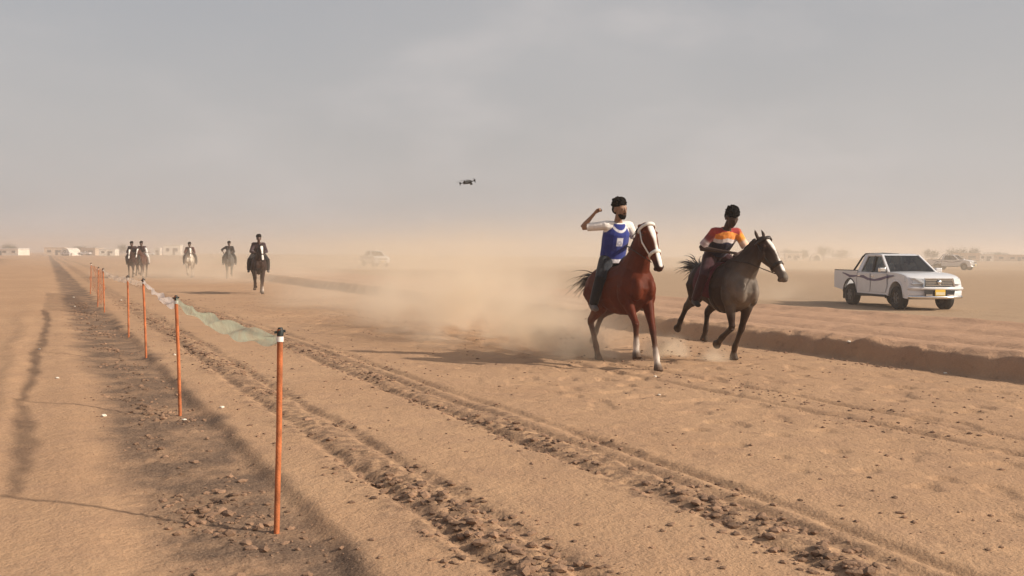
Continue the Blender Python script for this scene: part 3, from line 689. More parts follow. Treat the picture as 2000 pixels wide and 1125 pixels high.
# reins and whip
def reins(name_root, loc, rz, pts_list, label, pitch=0.0):
    r = MB()
    for pts in pts_list: r.tube(pts, .007, 5)
    o = r.build('rein', LEATHER, None, True); o.matrix_world = mount(loc, rz, pitch); tag(o, label, 'rein', 'reins'); return o
reins('rein', (HA[0], HA[1], za), RZA, [[(.26, .09, 1.66), (.55, .20, 1.60), (.80, .19, 1.55), hdA(.47, .058, -.02)], [(.26, .09, 1.66), (.52, -.12, 1.66), (.8, -.13, 1.55), hdA(.47, -.058, -.02)]], 'dark rein of the chestnut horse held by the blue vested rider', R(-6))
reins('rein', (HB[0], HB[1], zb), RZB, [[(.36, .06, 1.58), (.60, .18, 1.52), (.85, .28, 1.48), hdB(.47, .058, -.02)], [(.32, -.02, 1.60), (.55, -.16, 1.50), (.85, -.04, 1.45), hdB(.47, -.058, -.02)]], 'dark rein of the grey horse held by the crouched rider')

# ---- the chasing field, far down the track
far_riders = [
 ((-9.62, 36.9), -73, POSE_TUCK, 'dark bay horse with long white blaze, nearest of the horses behind', (.030, .014, .010), (.012, .008, .007), (.03, .015, .011), ('fl',), True, None,
  'rider in dark shirt on the bay horse with long white blaze', {'shirt': (.05, .030, .035), 'trousers': (.02, .016, .016), 'sleeve': 1.5}, dict(hunch=.17)),
 ((-17.0, 58.5), -76, POSE_TUCK2, 'grey horse in the dust between the bay and the pale horse', (.085, .080, .075), (.03, .03, .03), (.09, .085, .08), (), False, None,
  'rider in black with elbow thrown out on the grey horse', {'shirt': (.020, .018, .018), 'trousers': (.03, .028, .026), 'sleeve': 1.5}, dict(hunch=.16, right=((.02, -.44, 1.72), (.24, -.34, 1.56)))),
 ((-19.6, 59.2), -76, POSE_TUCK, 'pale white chested horse running alone in the middle', (.22, .17, .13), (.10, .08, .07), (.52, .44, .36), ('fl', 'fr', 'hl', 'hr'), True, (.62, .55, .46),
  'rider in dark red shirt on the pale horse', {'shirt': (.07, .020, .018), 'trousers': (.03, .022, .022), 'sleeve': 1.3}, dict(hunch=.24)),
 ((-22.6, 58.0), -78, POSE_TUCK2, 'dark brown horse on the fence side of the pair', (.034, .013, .010), (.012, .008, .008), (.022, .012, .010), ('fl',), True, None,
  'rider in dark clothes on the fence side of the pair', {'shirt': (.035, .020, .022), 'trousers': (.02, .018, .018), 'sleeve': 1.4}, dict(hunch=.20)),
 ((-22.38, 58.9), -78, POSE_TUCK, 'brown horse with white face on the inner side of the pair', (.075, .030, .020), (.03, .016, .013), (.05, .026, .020), ('fl', 'fr'), True, None,
  'rider with pale sleeves on the inner horse of the pair', {'shirt': (.045, .022, .022), 'sleeve_l': (.62, .58, .55), 'sleeve_r': (.45, .42, .40), 'trousers': (.5, .47, .44), 'sleeve': 1.2}, dict(hunch=.19)),
]
rgf = random.Random(21)
for (xy, rz, ps, hl, ct, dk, lg, sk_, bz, ch, rl, of, kw) in far_riders:
    bz = .05 if bz else 0; ptf = rgf.uniform(-5, 3)
    z_ = h1(*xy)
    horse(hl, (xy[0], xy[1], z_), R(rz), ps, ct, dk, lg, dk, voxel=.022, socks=sk_, blaze=bz, chest=ch, neck_up=.72, head_yaw=R(rgf.uniform(-14, 14)), pitch=R(ptf), bridle='dark', group='galloping race horses', nstr=36)
    person(rl, (xy[0], xy[1], z_), R(rz), rider_joints(x=-.18, lean=.26, z=1.47, **kw), (.10, .06, .045), (.012, .010, .009), of, voxel=.020, group='race riders', fingers=False, pitch=R(ptf))

# ------------------------------------------------------------------ pickup trucks
PAINT = mat('white_paint', (0.66, 0.65, 0.66), rough=0.28, var=0.04, scale=3, spec=0.5, coat=0.6)
DUSTYP = mat('dusty_lower_paint', (0.45, 0.38, 0.31), rough=0.7, var=0.15)
BLACKP = mat('black_trim', (0.012, 0.012, 0.013), rough=0.55, var=0.1)
CHROME = mat('chrome', (0.75, 0.74, 0.72), rough=0.18, metal=1.0, var=0.03)
RUBBER = mat('tyre_rubber', (0.022, 0.020, 0.018), rough=0.9, var=0.2, bump=.4, bscale=40)
ALLOY = mat('alloy_rim', (0.16, 0.145, 0.13), rough=0.55, metal=0.5, var=0.1)
STRIPE = mat('purple_stripe', (0.105, 0.075, 0.15), rough=0.4, var=0.05)
SEATM = mat('grey_seat', (0.09, 0.085, 0.08), rough=0.9)
AMBER = mat('plate_yellow', (0.72, 0.46, 0.05), rough=0.5, var=0.05)
PLATEW = mat('plate_pale', (0.70, 0.62, 0.42), rough=0.5, var=0.05)
LAMPG = mat('lamp_glass', (0.62, 0.64, 0.66), rough=0.12, var=0.15, scale=20, spec=0.8)
REDL = mat('tail_lamp', (0.25, 0.015, 0.012), rough=0.25)
def glass_mat():
    m = bpy.data.materials.new('car_glass'); m.use_nodes = True; n, l = m.node_tree.nodes, m.node_tree.links
    g = n.new('ShaderNodeBsdfGlossy'); g.inputs['Roughness'].default_value = 0.03; g.inputs['Color'].default_value = (.9, .9, .9, 1)
    t = n.new('ShaderNodeBsdfTransparent'); t.inputs['Color'].default_value = (.42, .44, .43, 1)
    f = n.new('ShaderNodeValue'); f.outputs[0].default_value = 0.09
    x = n.new('ShaderNodeMixShader'); l.new(f.outputs[0], x.inputs[0]); l.new(t.outputs[0], x.inputs[1]); l.new(g.outputs[0], x.inputs[2])
    l.new(x.outputs[0], n['Material Output'].inputs['Surface']); n.remove(n['Principled BSDF']); return m
GLASS = glass_mat()
FA, RA, WR = 1.66, -1.44, 0.385                   # axles and wheel radius
def arch(cx, r, z0, n=12):
    a0 = math.asin(max(-1, min(1, (z0 - .40) / r))); return [(cx + r * math.cos(a), .40 + r * math.sin(a)) for a in np.linspace(a0, math.pi - a0, n)]
def slab(poly, w, name, m, parent, nose=False, crown=0.03):
    """car body shell: side profile swept across the width, drawn in at the flanks"""
    b = MB(); ts = [-1, -.985, -.95, -.8, -.5, 0, .5, .8, .95, .985, 1]; n = len(poly)
    cx = sum(p[0] for p in poly) / n; cz = sum(p[1] for p in poly) / n
    for t in ts:
        sh = 1 - .035 * max(0, (abs(t) - .95) / .05) ** 2
        for x, z in poly:
            hw = w * (1 - .05 * max(0, (z - .75)) / .4 - .02 * max(0, .6 - z) / .2)
            x2 = cx + (x - cx) * (1 - (1 - sh) * .35); z2 = cz + (z - cz) * sh
            if nose and x > 1.9: x2 -= .20 * (abs(t) ** 2.4) * (x - 1.9) / .7
            z2 += crown * (1 - t * t) * max(0, min(1, (z - .9) / .15))
            b.v.append(Vector((x2, t * hw, z2)))
    for k in range(len(ts) - 1):
        for a in range(n): q_ = (a + 1) % n; b.f.append((k * n + a, k * n + q_, (k + 1) * n + q_, (k + 1) * n + a))
    b.f.append(tuple(range(n))); b.f.append(tuple((len(ts) - 1) * n + a for a in reversed(range(n))))
    return b.build(name, m, parent, True, auto=28)
def chaikin(poly, keep, it=2):
    for _ in range(it):
        out = []; kk = []
        n = len(poly)
        for a in range(n):
            p, q_ = poly[a], poly[(a + 1) % n]
            if keep[a]: out.append(p); kk.append(True)
            else:
                pr = poly[a - 1]; out.append((p[0] * .75 + pr[0] * .25, p[1] * .75 + pr[1] * .25)); kk.append(False)
                out.append((p[0] * .75 + q_[0] * .25, p[1] * .75 + q_[1] * .25)); kk.append(False)
        poly, keep = out, kk
    return poly
def raise_z(z): return z if z < .4 else (.4 + (z - .4) * 1.135 if z < 1.10 else (1.1945 + (z - 1.10) / .655 * .5605 if z < 1.755 else z))
def pickup(label, loc, rz, group=None):
    root = empty('pickup_truck', loc, rz); tag(root, label, 'pickup truck', group)
    fa = arch(FA, .47, .44)
    front = [(-.95, .44), (-.95, 1.10), (.98, 1.10), (1.15, 1.135), (1.65, 1.11), (2.25, 1.04), (2.47, .97), (2.56, .86), (2.58, .62), (2.62, .55), (2.60, .42), (2.42, .37), (2.14, .40)] + fa[0:] + [(1.15, .42), (.9, .44)]
    slab(chaikin(front, [not (3 <= k_ <= 11) for k_ in range(len(front))]), .915, 'body', PAINT, root, True)
    ra = arch(RA, .47, .50)
    side = [(-.965, .46), (-.965, 1.12), (-2.60, 1.12), (-2.64, 1.05), (-2.62, .60), (-2.05, .54)] + list(reversed(ra)) + [(-.99, .46)]
    side = [(-.965, .46)] + [(RA + .47 * math.cos(a), .40 + .47 * math.sin(a)) for a in np.linspace(.2, math.pi - .2, 12)] + [(-2.1, .52), (-2.62, .58), (-2.64, 1.05), (-2.60, 1.12), (-.965, 1.12)]
    for s in (-1, 1): MB().prism(side, s * .80, s * .905).build('bed_side', PAINT, root, False, bevel=.018)
    MB().box((-2.60, 0, .84), (.06, 1.60, .54)).build('tailgate', PAINT, root, bevel=.015)
    MB().box((-1.78, 0, .62), (1.62, 1.60, .05)).build('bed_floor', BLACKP, root)
    MB().box((-.985, 0, .85), (.03, 1.60, .50)).build('bed_front', PAINT, root)
    for s in (-1, 1): MB().box((-1.80, s * .855, 1.142), (1.66, .09, .035)).build('bed_rail', BLACKP, root, bevel=.008)
    for s in (-1, 1): MB().tube([(-1.30, s * .82, 1.16), (-1.10, s * .78, 1.40), (-.93, s * .70, 1.70), (-.90, s * .62, 1.80), (-.90, 0, 1.82)], .035, 8).build('roll_bar', BLACKP, root, True)
    MB().box((0, 0, .48), (4.7, 1.2, .16)).build('chassis', BLACKP, root)
    MB().tube([(FA, -.85, .39), (FA, .85, .39)], .05, 8).build('axle', BLACKP, root, True)
    MB().tube([(RA, -.85, .39), (RA, .85, .39)], .07, 8).build('axle', BLACKP, root, True)
    # cabin
    zb, zt = 1.10, 1.755
    A0, A1, C0, C1 = (1.06, .83), (.30, .645), (-.94, .83), (-.76, .645)
    B0, B1 = (.03, .845), (-.10, .65)
    for s in (-1, 1):
        MB().beam((A0[0], s * A0[1], zb), (A1[0], s * A1[1], zt), .07, .09).build('pillar', PAINT, root, bevel=.01)
        MB().beam((B0[0], s * B0[1], zb), (B1[0], s * B1[1], zt), .05, .10, up=(1, 0, 0)).build('pillar', BLACKP, root)
        MB().beam((C0[0] + .06, s * C0[1], zb), (C1[0] + .05, s * C1[1], zt), .06, .22, up=(1, 0, 0)).build('pillar', PAINT, root, bevel=.01)
        MB().beam((A1[0], s * .65, zt), (C1[0], s * .65, zt), .06, .07).build('roof_rail', PAINT, root, bevel=.01)
        g = lambda p, k: (p[0], s * (p[1] + k))
        q4 = lambda a, b, c, d: [(a[0], s * (a[1] - .012), zb + .01), (b[0], s * (b[1] - .012), zb + .01), (d[0], s * (d[1] - .012), zt - .02), (c[0], s * (c[1] - .012), zt - .02)]
        MB().quad(q4((A0[0] - .05, A0[1]), (B0[0] + .02, B0[1]), (A1[0] - .05, A1[1]), (B1[0] + .02, B1[1])), .006).build('side_window', GLASS, root)
        MB().quad(q4((B0[0] - .03, B0[1]), (C0[0] + .16, C0[1]), (B1[0] - .03, B1[1]), (C1[0] + .14, C1[1])), .006).build('side_window', GLASS, root)
    roof = [(-.80, 1.75), (-.78, 1.79), (-.55, 1.815), (-.05, 1.82), (.20, 1.80), (.34, 1.765), (.32, 1.74)]
    slab(chaikin(roof, [False] * len(roof)), .735, 'roof', PAINT, root, crown=.0)
    MB().quad([(1.07, -.78, zb + .03), (1.07, .78, zb + .03), (.33, .60, zt), (.33, -.60, zt)], .006).build('windscreen', GLASS, root)
    MB().quad([(-.94, .76, zb + .03), (-.94, -.76, zb + .03), (-.78, -.58, zt), (-.78, .58, zt)], .006).build('rear_window', GLASS, root)
    for s in (-1, 1):
        MB().box((.14, s * .40, 1.10), (.16, .50, .62), M=Matrix.Rotation(R(-14), 3, 'Y')).box((.14 - .09, s * .40, 1.47), (.09, .24, .18)).build('seat', SEATM, root, bevel=.03)
    MB().box((-.72, 0, 1.12), (.16, 1.3, .55)).build('rear_seat', SEATM, root, bevel=.03)
    MB().box((.80, 0, 1.10), (.34, 1.45, .14)).build('dashboard', BLACKP, root, bevel=.03)
    MB().tube([(.58 + .06 * math.cos(a), .38 + .18 * math.sin(a), 1.17 + .17 * math.cos(a)) for a in np.linspace(0, 2 * math.pi, 17)], .016, 6).build('steering_wheel', BLACKP, root, True)
    # doors
    for s in (-1, 1):
        for x0, x1 in ((.03, 1.10), (-.90, .01)):
            d = MB().prism([(x0 + .02, .52), (x1 - (.10 if x1 > .5 else .02), .52), (x1 - .01, .70), (x1 - .04, 1.06), (x0 + .02, 1.06)], s * .905, s * .921).build('door', PAINT, root, bevel=.006)
            h = MB().box((x0 + .15, s * .929, .98), (.20, .022, .035)).build('handle', CHROME, d, bevel=.006)
        MB().box((.92, s * 1.00, 1.20), (.13, .22, .17)).build('mirror', CHROME if s < 0 else PAINT, root, bevel=.03)
        MB().box((.05, s * .90, .42), (2.0, .10, .07)).build('side_step', BLACKP, root, bevel=.01)
        # flank stripe, a long tapering swoosh with a dip below the window
        top = [(-2.0, 1.06), (-1.8, 1.045), (-1.45, .99), (-.9, .985), (-.45, 1.0), (-.15, .93), (.3, .895), (.72, .95), (1.15, 1.02), (1.5, 1.03)]
        th = [.03, .05, .085, .04, .09, .08, .06, .085, .07, .02]
        for a0, a1, yy in ((0, 4, .9075), (3, 8, .9235), (7, 9, .9165)):
            poly = [(x, z) for x, z in top[a0:a1 + 1]] + [(x, z - t) for (x, z), t in reversed(list(zip(top[a0:a1 + 1], th[a0:a1 + 1])))]
            MB().prism(poly, s * (yy - .012), s * (yy + .0)).build('stripe', STRIPE, root)
        for cx in (FA, RA):
            w = empty('wheel', (cx, s * .79, WR)); w.parent = root
            MB().lathe([(.20, -.13), (.30, -.135), (.355, -.125), (.382, -.09), (.385, 0), (.382, .09), (.355, .125), (.30, .135), (.20, .13), (.20, -.13)], 28, 'Y', caps=False).build('tyre', RUBBER, w, True, auto=40)
            rim = MB().lathe([(.22, -.09), (.235, .085), (.215, .115), (.20, .09), (.06, .075), (.055, .10), (.01, .10)], 24, 'Y') if s > 0 else MB().lathe([(.22, .09), (.235, -.085), (.215, -.115), (.20, -.09), (.06, -.075), (.055, -.10), (.01, -.10)], 24, 'Y')
            for k in range(6):
                a = k * math.pi / 3; rim.beam((.05 * math.cos(a), s * .10, .05 * math.sin(a)), (.215 * math.cos(a), s * .105, .215 * math.sin(a)), .055, .03, up=(0, 1, 0))
            rim.build('rim', ALLOY, w, True, auto=30)
            MB().tube([(cx + .475 * math.cos(a), s * .905, .40 + .475 * math.sin(a)) for a in np.linspace(.12, math.pi - .12, 14)], .022, 6).build('arch_trim', BLACKP if cx == RA else PAINT, root, True)
        MB().box((RA - .43, s * .80, .40), (.02, .26, .36)).build('mud_flap', BLACKP, root)
        MB().box((-2.645, s * .80, .90), (.03, .14, .30)).build('tail_lamp', REDL, root, bevel=.01)
        # headlamps wrap round the corners
        hl = [(2.54, s * .50, .935), (2.44, s * .74, .955), (2.13, s * .895, .985), (2.15, s * .905, .86), (2.46, s * .80, .79), (2.585, s * .50, .80)]
        if s > 0: hl = hl[::-1]
        MB().quad(hl, .05).build('headlight', LAMPG, root, bevel=.008)
        MB().quad([(2.47, s * .56, .63), (2.33, s * .86, .63), (2.33, s * .86, .50), (2.49, s * .56, .50)][:: (1 if s < 0 else -1)], .03).build('fog_lamp_bezel', BLACKP, root)
        MB().lathe([(.001, 0), (.05, 0), (.045, .03), (.001, .035)], 12, 'Y', (2.45, s * .68, .57)).build('fog_lamp', LAMPG, root, True)
    gr = MB().quad([(2.595, -.50, .74), (2.595, .50, .74), (2.565, .46, .93), (2.565, -.46, .93)], .03).build('grille', BLACKP, root)
    for z in (.78, .84, .90): MB().box((2.615 - (z - .74) * .12, 0, z), (.03, .90, .022)).build('grille_bar', CHROME, gr)
    for s in (-1, 1): MB().beam((2.62, s * .52, .73), (2.585, s * .47, .945), .05, .035).build('grille_bar', CHROME, gr)
    MB().box((2.59, 0, .955), (.05, .98, .045)).build('grille_bar', CHROME, gr, bevel=.01)
    MB().lathe([(.001, -.012), (.075, -.012), (.075, .012), (.001, .012)], 18, 'Z').build('emblem', CHROME, gr, True).matrix_local = Matrix.Translation((2.635, 0, .86)) @ Matrix.Rotation(R(86), 4, 'Y')
    bp = MB()
    arc = [(2.655 - .27 * abs(t) ** 2.4, .93 * t) for t in np.linspace(-1, 1, 15)]
    bp.tube([(x, y, .685) for x, y in arc], .045, 8, flat=1.0); bp.build('bumper', PAINT, root, True)
    MB().tube([(x + .01, y * .97, .445) for x, y in arc], .045, 8).build('bumper_lip', CHROME, root, True)
    MB().quad([(2.645, -.48, .49), (2.645, .48, .49), (2.645, .52, .64), (2.645, -.52, .64)], .02).build('air_intake', BLACKP, root)
    pl = MB().box((2.685, 0, .575), (.02, .34, .17)).build('number_plate', AMBER, root)
    MB().box((2.697, 0, .548), (.004, .30, .08)).build('plate_field', PLATEW, pl)
    for s in (-1, 1): MB().box((2.665, s * .36, .505), (.02, .22, .035)).build('skid_bar', CHROME, root)
    def rz_all(o):
        for ch in o.children:
            if ch.name.startswith(('wheel', 'emblem')) or ch.type != 'MESH': continue
            for v_ in ch.data.vertices: v_.co.z = raise_z(v_.co.z)
            rz_all(ch)
    rz_all(root)
    for g_ in gr.children:
        if g_.name.startswith('emblem'): g_.matrix_local = Matrix.Translation((2.64, 0, .925)) @ Matrix.Rotation(R(86), 4, 'Y')
    return root
def copy_tree(o, parent=None):
    c = o.copy(); COL.objects.link(c); c.parent = parent
    for ch in list(o.children): copy_tree(ch, c)
    return c
TX, TY = 13.08, 33.2; TRZ = R(-82)
tz = h1(TX, TY) - .02
truck = pickup('white double cab pickup with purple side stripe and yellow plate driving on open ground', (TX, TY, tz), TRZ, 'pickup trucks')
Jd = {'pelvis': (.02, .40, .95), 'chest': (-.02, .40, 1.27), 'neck': (0, .40, 1.45), 'head': (.03, .40, 1.585), 'look': (1, -.2, 0), 'sr': (0, .22, 1.40), 'sl': (0, .58, 1.40), 'er': (.20, .18, 1.20), 'el': (.18, .60, 1.18), 'hr': (.40, .26, 1.27), 'hl': (.40, .52, 1.27)}
Jp = {k: ((v[0], v[1] - .80, v[2]) if k != 'look' else (1, -.3, 0)) for k, v in Jd.items()}
Jd = {k: ((v[0] + .14, v[1], v[2] + .02) if k != 'look' else v) for k, v in Jd.items()}
Jp = {k: ((v[0] + .14, v[1], v[2] + .02) if k != 'look' else v) for k, v in Jp.items()}
Jp['er'], Jp['hr'] = (.22, -.74, 1.17), (.46, -.72, 1.19)
person('man in pale shirt seated at the near window of the white pickup', (TX, TY, tz), TRZ, Jp, (.30, .19, .13), (.55, .50, .46), {'shirt': (.55, .52, .52), 'trousers': (.3, .3, .3), 'sleeve': 1.4}, voxel=.016, fingers=False, legs=False, group='people in the truck')
person('man in pale robe at the wheel of the white pickup', (TX, TY, tz), TRZ, Jd, (.25, .15, .10), (.02, .02, .02), {'shirt': (.50, .48, .46), 'trousers': (.3, .3, .3), 'sleeve': 1.5}, voxel=.016, fingers=False, legs=False, group='people in the truck')
far_trucks = [((-15.8, 112), -62, 'white pickup half hidden in the dust behind the leading horses'), ((52.5, 116), -46, 'small white pickup far off beyond the bonnet of the near pickup'),
              ((-190, 415), -20, 'tiny white pickup parked beside the long pale building'), ((-178, 405), 175, 'tiny white pickup parked right of the pale arched tent'), ((-168, 450), 10, 'tiny pale pickup parked below the far trees')]
for (x, y), rz, lb in far_trucks:
    o = copy_tree(truck); o.location = (x, y, h1(x, y)); o.rotation_euler = (0, 0, R(rz)); o['label'] = lb

# ------------------------------------------------------------------ fence along the track
RUST = mat('orange_rusty_steel', (0.42, 0.125, 0.042), rough=0.8, var=0.5, scale=7, bump=.4, bscale=70)
TAPE = mat('dark_tape', (0.012, 0.018, 0.018), rough=0.6)
WRAP = mat('white_wrap', (0.72, 0.70, 0.66), rough=0.8)
def on_ground(px, py):                      # point of the terrain seen at that place
    z = 0.0
    for _ in range(6):
        s_ = (py - (490 + .0065 * px)) / (CAM_H - z); x, y = (px - 1000) / s_, 1900.0 / s_; z = h1(x, y)
    return x, y
posts = [on_ground(*q_) for q_ in ((539, 1045), (350, 812), (284, 700), (250, 660), (203, 612), (190, 600), (176, 574))]
plab = ['nearest orange fence post, at the right end of the green netting', 'second orange fence post from the camera, with dark wrapped top', 'third orange fence post from the camera', 'fourth thin rusty fence post from the camera', 'fifth rusty fence post, beside the orange netting', 'sixth rusty fence post, at the far end of the orange netting', 'seventh and farthest small rusty fence post']
tops = []
for (x, y), lb in zip(posts, plab):
    z = h1(x, y); r = empty('fence_post', (x, y, z)); tag(r, lb, 'fence post', 'fence posts')
    lean = (RNG.uniform(-.05, .05), RNG.uniform(-.05, .05)); hgt = 1.14 + RNG.uniform(-.03, .04)
    tp = Vector((lean[0], lean[1], hgt))
    MB().tube([(0, 0, -.25), (0, 0, .02), tp * .5 + Vector((.004, 0, 0)), tp], .0165, 10).build('rod', RUST, r, True, auto=40)
    MB().tube([tp * .94, tp * .965], .0205, 10).build('white_band', WRAP, r, True, auto=40)
    b = MB().tube([tp * .968, tp * .99 + Vector((.003, 0, .0)), tp * 1.01], [.018, .019, .012], 9); b.tube([tp * .985 + Vector((-.030, -.01, 0)), tp * .99, tp * .985 + Vector((.028, .012, .008))], .008, 6); b.build('cap', TAPE, r, True, auto=40)
    tops.append(Vector((x, y, z)) + tp * .99)
def net_mat(name, col, alpha):
    m = bpy.data.materials.new(name); m.use_nodes = True; n, l = m.node_tree.nodes, m.node_tree.links; p = n['Principled BSDF']
    p.inputs['Base Color'].default_value = (*col, 1); p.inputs['Roughness'].default_value = .8
    tr = n.new('ShaderNodeBsdfTranslucent'); tr.inputs['Color'].default_value = (*col, 1)
    mx = n.new('ShaderNodeMixShader'); mx.inputs[0].default_value = .35; l.new(p.outputs[0], mx.inputs[1]); l.new(tr.outputs[0], mx.inputs[2])
    tp_ = n.new('ShaderNodeBsdfTransparent'); m2 = n.new('ShaderNodeMixShader')
    t = n.new('ShaderNodeTexCoord'); z = n.new('ShaderNodeTexNoise'); z.inputs['Scale'].default_value = 6; z.inputs['Detail'].default_value = 3; l.new(t.outputs['Object'], z.inputs['Vector'])
    r = n.new('ShaderNodeMapRange'); r.inputs['From Min'].default_value = .3; r.inputs['From Max'].default_value = .7; r.inputs['To Min'].default_value = alpha - .2; r.inputs['To Max'].default_value = min(1, alpha + .2)
    l.new(z.outputs['Fac'], r.inputs['Value']); l.new(r.outputs[0], m2.inputs[0]); l.new(tp_.outputs[0], m2.inputs[1]); l.new(mx.outputs[0], m2.inputs[2])
    l.new(m2.outputs[0], n['Material Output'].inputs['Surface']); return m
def net(name, a, b, m, label, width, sag, twist=0.0, drop=0.0, n=40, k=9, seed=0, cat='netting'):
    """band of netting slung between two post tops, puckered lengthwise"""
    rg = random.Random(seed); a, b = Vector(a), Vector(b); d = (b - a); sd = Vector((d.y, -d.x, 0)).normalized(); v, f = [], []
    ph = [rg.uniform(0, 6) for _ in range(4)]
    for i_ in range(n + 1):
        t = i_ / n; c = a + d * t + Vector((0, 0, -sag * 4 * t * (1 - t))); env = math.sin(math.pi * min(1, max(0, t))) ** .6; w = width(t) if callable(width) else width * (0.25 + .75 * env)
        for j in range(k + 1):
            s = j / k; off = -w * s
            fold = .22 * w * math.sin(3.1 * math.pi * s + ph[0] + 5 * t) * (.4 + .6 * math.sin(9 * t + ph[1])) + .03 * math.sin(23 * t + ph[2] + 4 * s)
            ang = twist * math.sin(4 * t + ph[3])
            p = c + Vector((0, 0, 1)) * (off * math.cos(ang) + .012 * math.sin(31 * t + 7 * s)) + sd * (fold * .6 * env + off * math.sin(ang)); v.append(p - a)
    for i_ in range(n):
        for j in range(k): q_ = i_ * (k + 1) + j; f.append((q_, q_ + 1, q_ + k + 2, q_ + k + 1))
    o = pydata(name, v, f, m, None, True); o.location = a; tag(o, label, cat, 'netting slung along the fence'); return o
GREEN = net_mat('green_net', (.54, .61, .48), .66); PALE = net_mat('pale_net', (.78, .70, .66), .9); ORANGE = net_mat('orange_net', (.50, .22, .11), .34); BUFF = net_mat('buff_net', (.66, .54, .44), .8)
net('netting', tops[1] - Vector((0, 0, .01)), tops[0] - Vector((0, 0, .02)), GREEN, 'sagging green netting between the two nearest fence posts', lambda t: .115 * (.35 + .65 * math.sin(math.pi * t) ** .5), .03, .2, seed=2)
net('netting', tops[2], tops[1] - Vector((0, 0, .03)), PALE, 'bunched pale netting between the second and third fence posts', lambda t: .085, .03, .3, seed=4)
net('netting', tops[3], tops[2], BUFF, 'short pale netting between the third and fourth fence posts', lambda t: .09, .03, .3, seed=5)
net('netting', tops[4], tops[3], BUFF, 'faded netting strip between the fourth and fifth fence posts', lambda t: .11, .06, .2, seed=6)
net('netting', tops[5], tops[4], ORANGE, 'orange netting hanging from the fifth fence post to the sixth', lambda t: .95, .02, .05, seed=7)
net('netting', tops[6], tops[5], ORANGE, 'orange netting hanging beyond the sixth fence post', lambda t: .85, .03, .05, seed=8)

# ------------------------------------------------------------------ settlement on the horizon
WALLW = mat('white_plaster', (.74, .68, .60), rough=.9, var=.1, scale=.6); WALLB = mat('buff_plaster', (.52, .40, .30), rough=.9, var=.12, scale=.6); DARKW = mat('dark_opening', (.05, .045, .04), rough=.6)
TINW = mat('tin_roof', (.80, .78, .75), rough=.5, var=.08, scale=.5)
def house(label, x, y, L, D, hgt, m, rz=0.0, nwin=3, par=True, kind='house'):
    z = h1(x, y); r = empty('low_building', (x, y, z - .1), rz); tag(r, label, 'building', 'buildings on the horizon')
    MB().box((0, 0, hgt / 2), (L, D, hgt)).build('wall', m, r)
    MB().box((0, 0, hgt + .12), (L + .5, D + .5, .24)).build('roof', TINW if m is WALLW else m, r)
    for k in range(nwin):
        xx = -L / 2 + L * (k + .5) / nwin
        w = MB().box((xx, -D / 2 - .03, hgt * .55), (L / nwin * .38, .08, hgt * .32)).build('window', DARKW, r)
        MB().box((xx, -D / 2 - .09, hgt * .55 - hgt * .17), (L / nwin * .44, .10, .10)).build('sill', m, w)
    MB().box((L * .12, -D / 2 - .03, hgt * .36), (1.1, .09, hgt * .70)).build('door', DARKW, r)
    return r
def tent(label, x, y, w, dp, hgt, m, rz=0.0):
    z = h1(x, y); r = empty('arched_tent', (x, y, z), rz); tag(r, label, 'tent', 'tents on the horizon')
    prof = [(w / 2 * math.cos(a), hgt * math.sin(a) ** .8 if math.sin(a) > 0 else 0) for a in np.linspace(0, math.pi, 13)]
    MB().prism(prof, -dp / 2, dp / 2).build('canopy', m, r, bevel=.02)
    MB().prism([(p[0] * .55, p[1] * .72) for p in prof], -dp / 2 - .05, -dp / 2 + .02).build('entrance', DARKW, r)
    return r
def place(px, Yd): return ((px - 1000) / 1900.0 * Yd)
house('long low white building at the left edge of the horizon', place(2, 430), 430, 22, 8, 2.9, WALLW, R(-8), 5)
house('buff block building behind the long white one', place(110, 470), 470, 9, 7, 3.6, WALLB, R(10), 2)
house('pale small house left of the pair of riders', place(213, 440), 440, 7, 6, 2.9, WALLW, R(5), 2)
house('buff house among the trees left of the pair of riders', place(180, 455), 455, 8, 6, 3.3, WALLB, R(-15), 2)
house('white roofed shed standing out above the dust', place(338, 480), 480, 8, 6, 5.0, WALLW, R(8), 2)
house('tiny white hut next to the white roofed shed', place(308, 490), 490, 3.2, 3, 3.6, WALLW, R(4), 1)
house('faint pale house behind the grey horse head', place(1548, 330), 330, 5.5, 5, 2.4, WALLW, R(-10), 2)
house('white house on the right horizon past the small pickup', place(1922, 360), 360, 5, 5, 2.7, WALLW, R(-12), 2)
house('long buff building at the right edge of the horizon', place(1972, 380), 380, 20, 7, 2.4, WALLB, R(-14), 5)
house('dark buff building among the trees on the right horizon', place(1885, 340), 340, 8, 6, 2.8, WALLB, R(-16), 2)
tent('white arched tent with dark mouth on the left horizon', place(138, 420), 420, 5.6, 6, 3.3, WALLW, R(-25))
tent('pale pointed tent on the horizon behind the grey horse', place(1593, 320), 320, 3.6, 4, 2.4, WALLW, R(-10))
LEAF = mat('dusty_leaves', (.055, .062, .035), rough=.8, var=.35, scale=1.5); BARK = mat('bark', (.10, .07, .05), rough=.9)
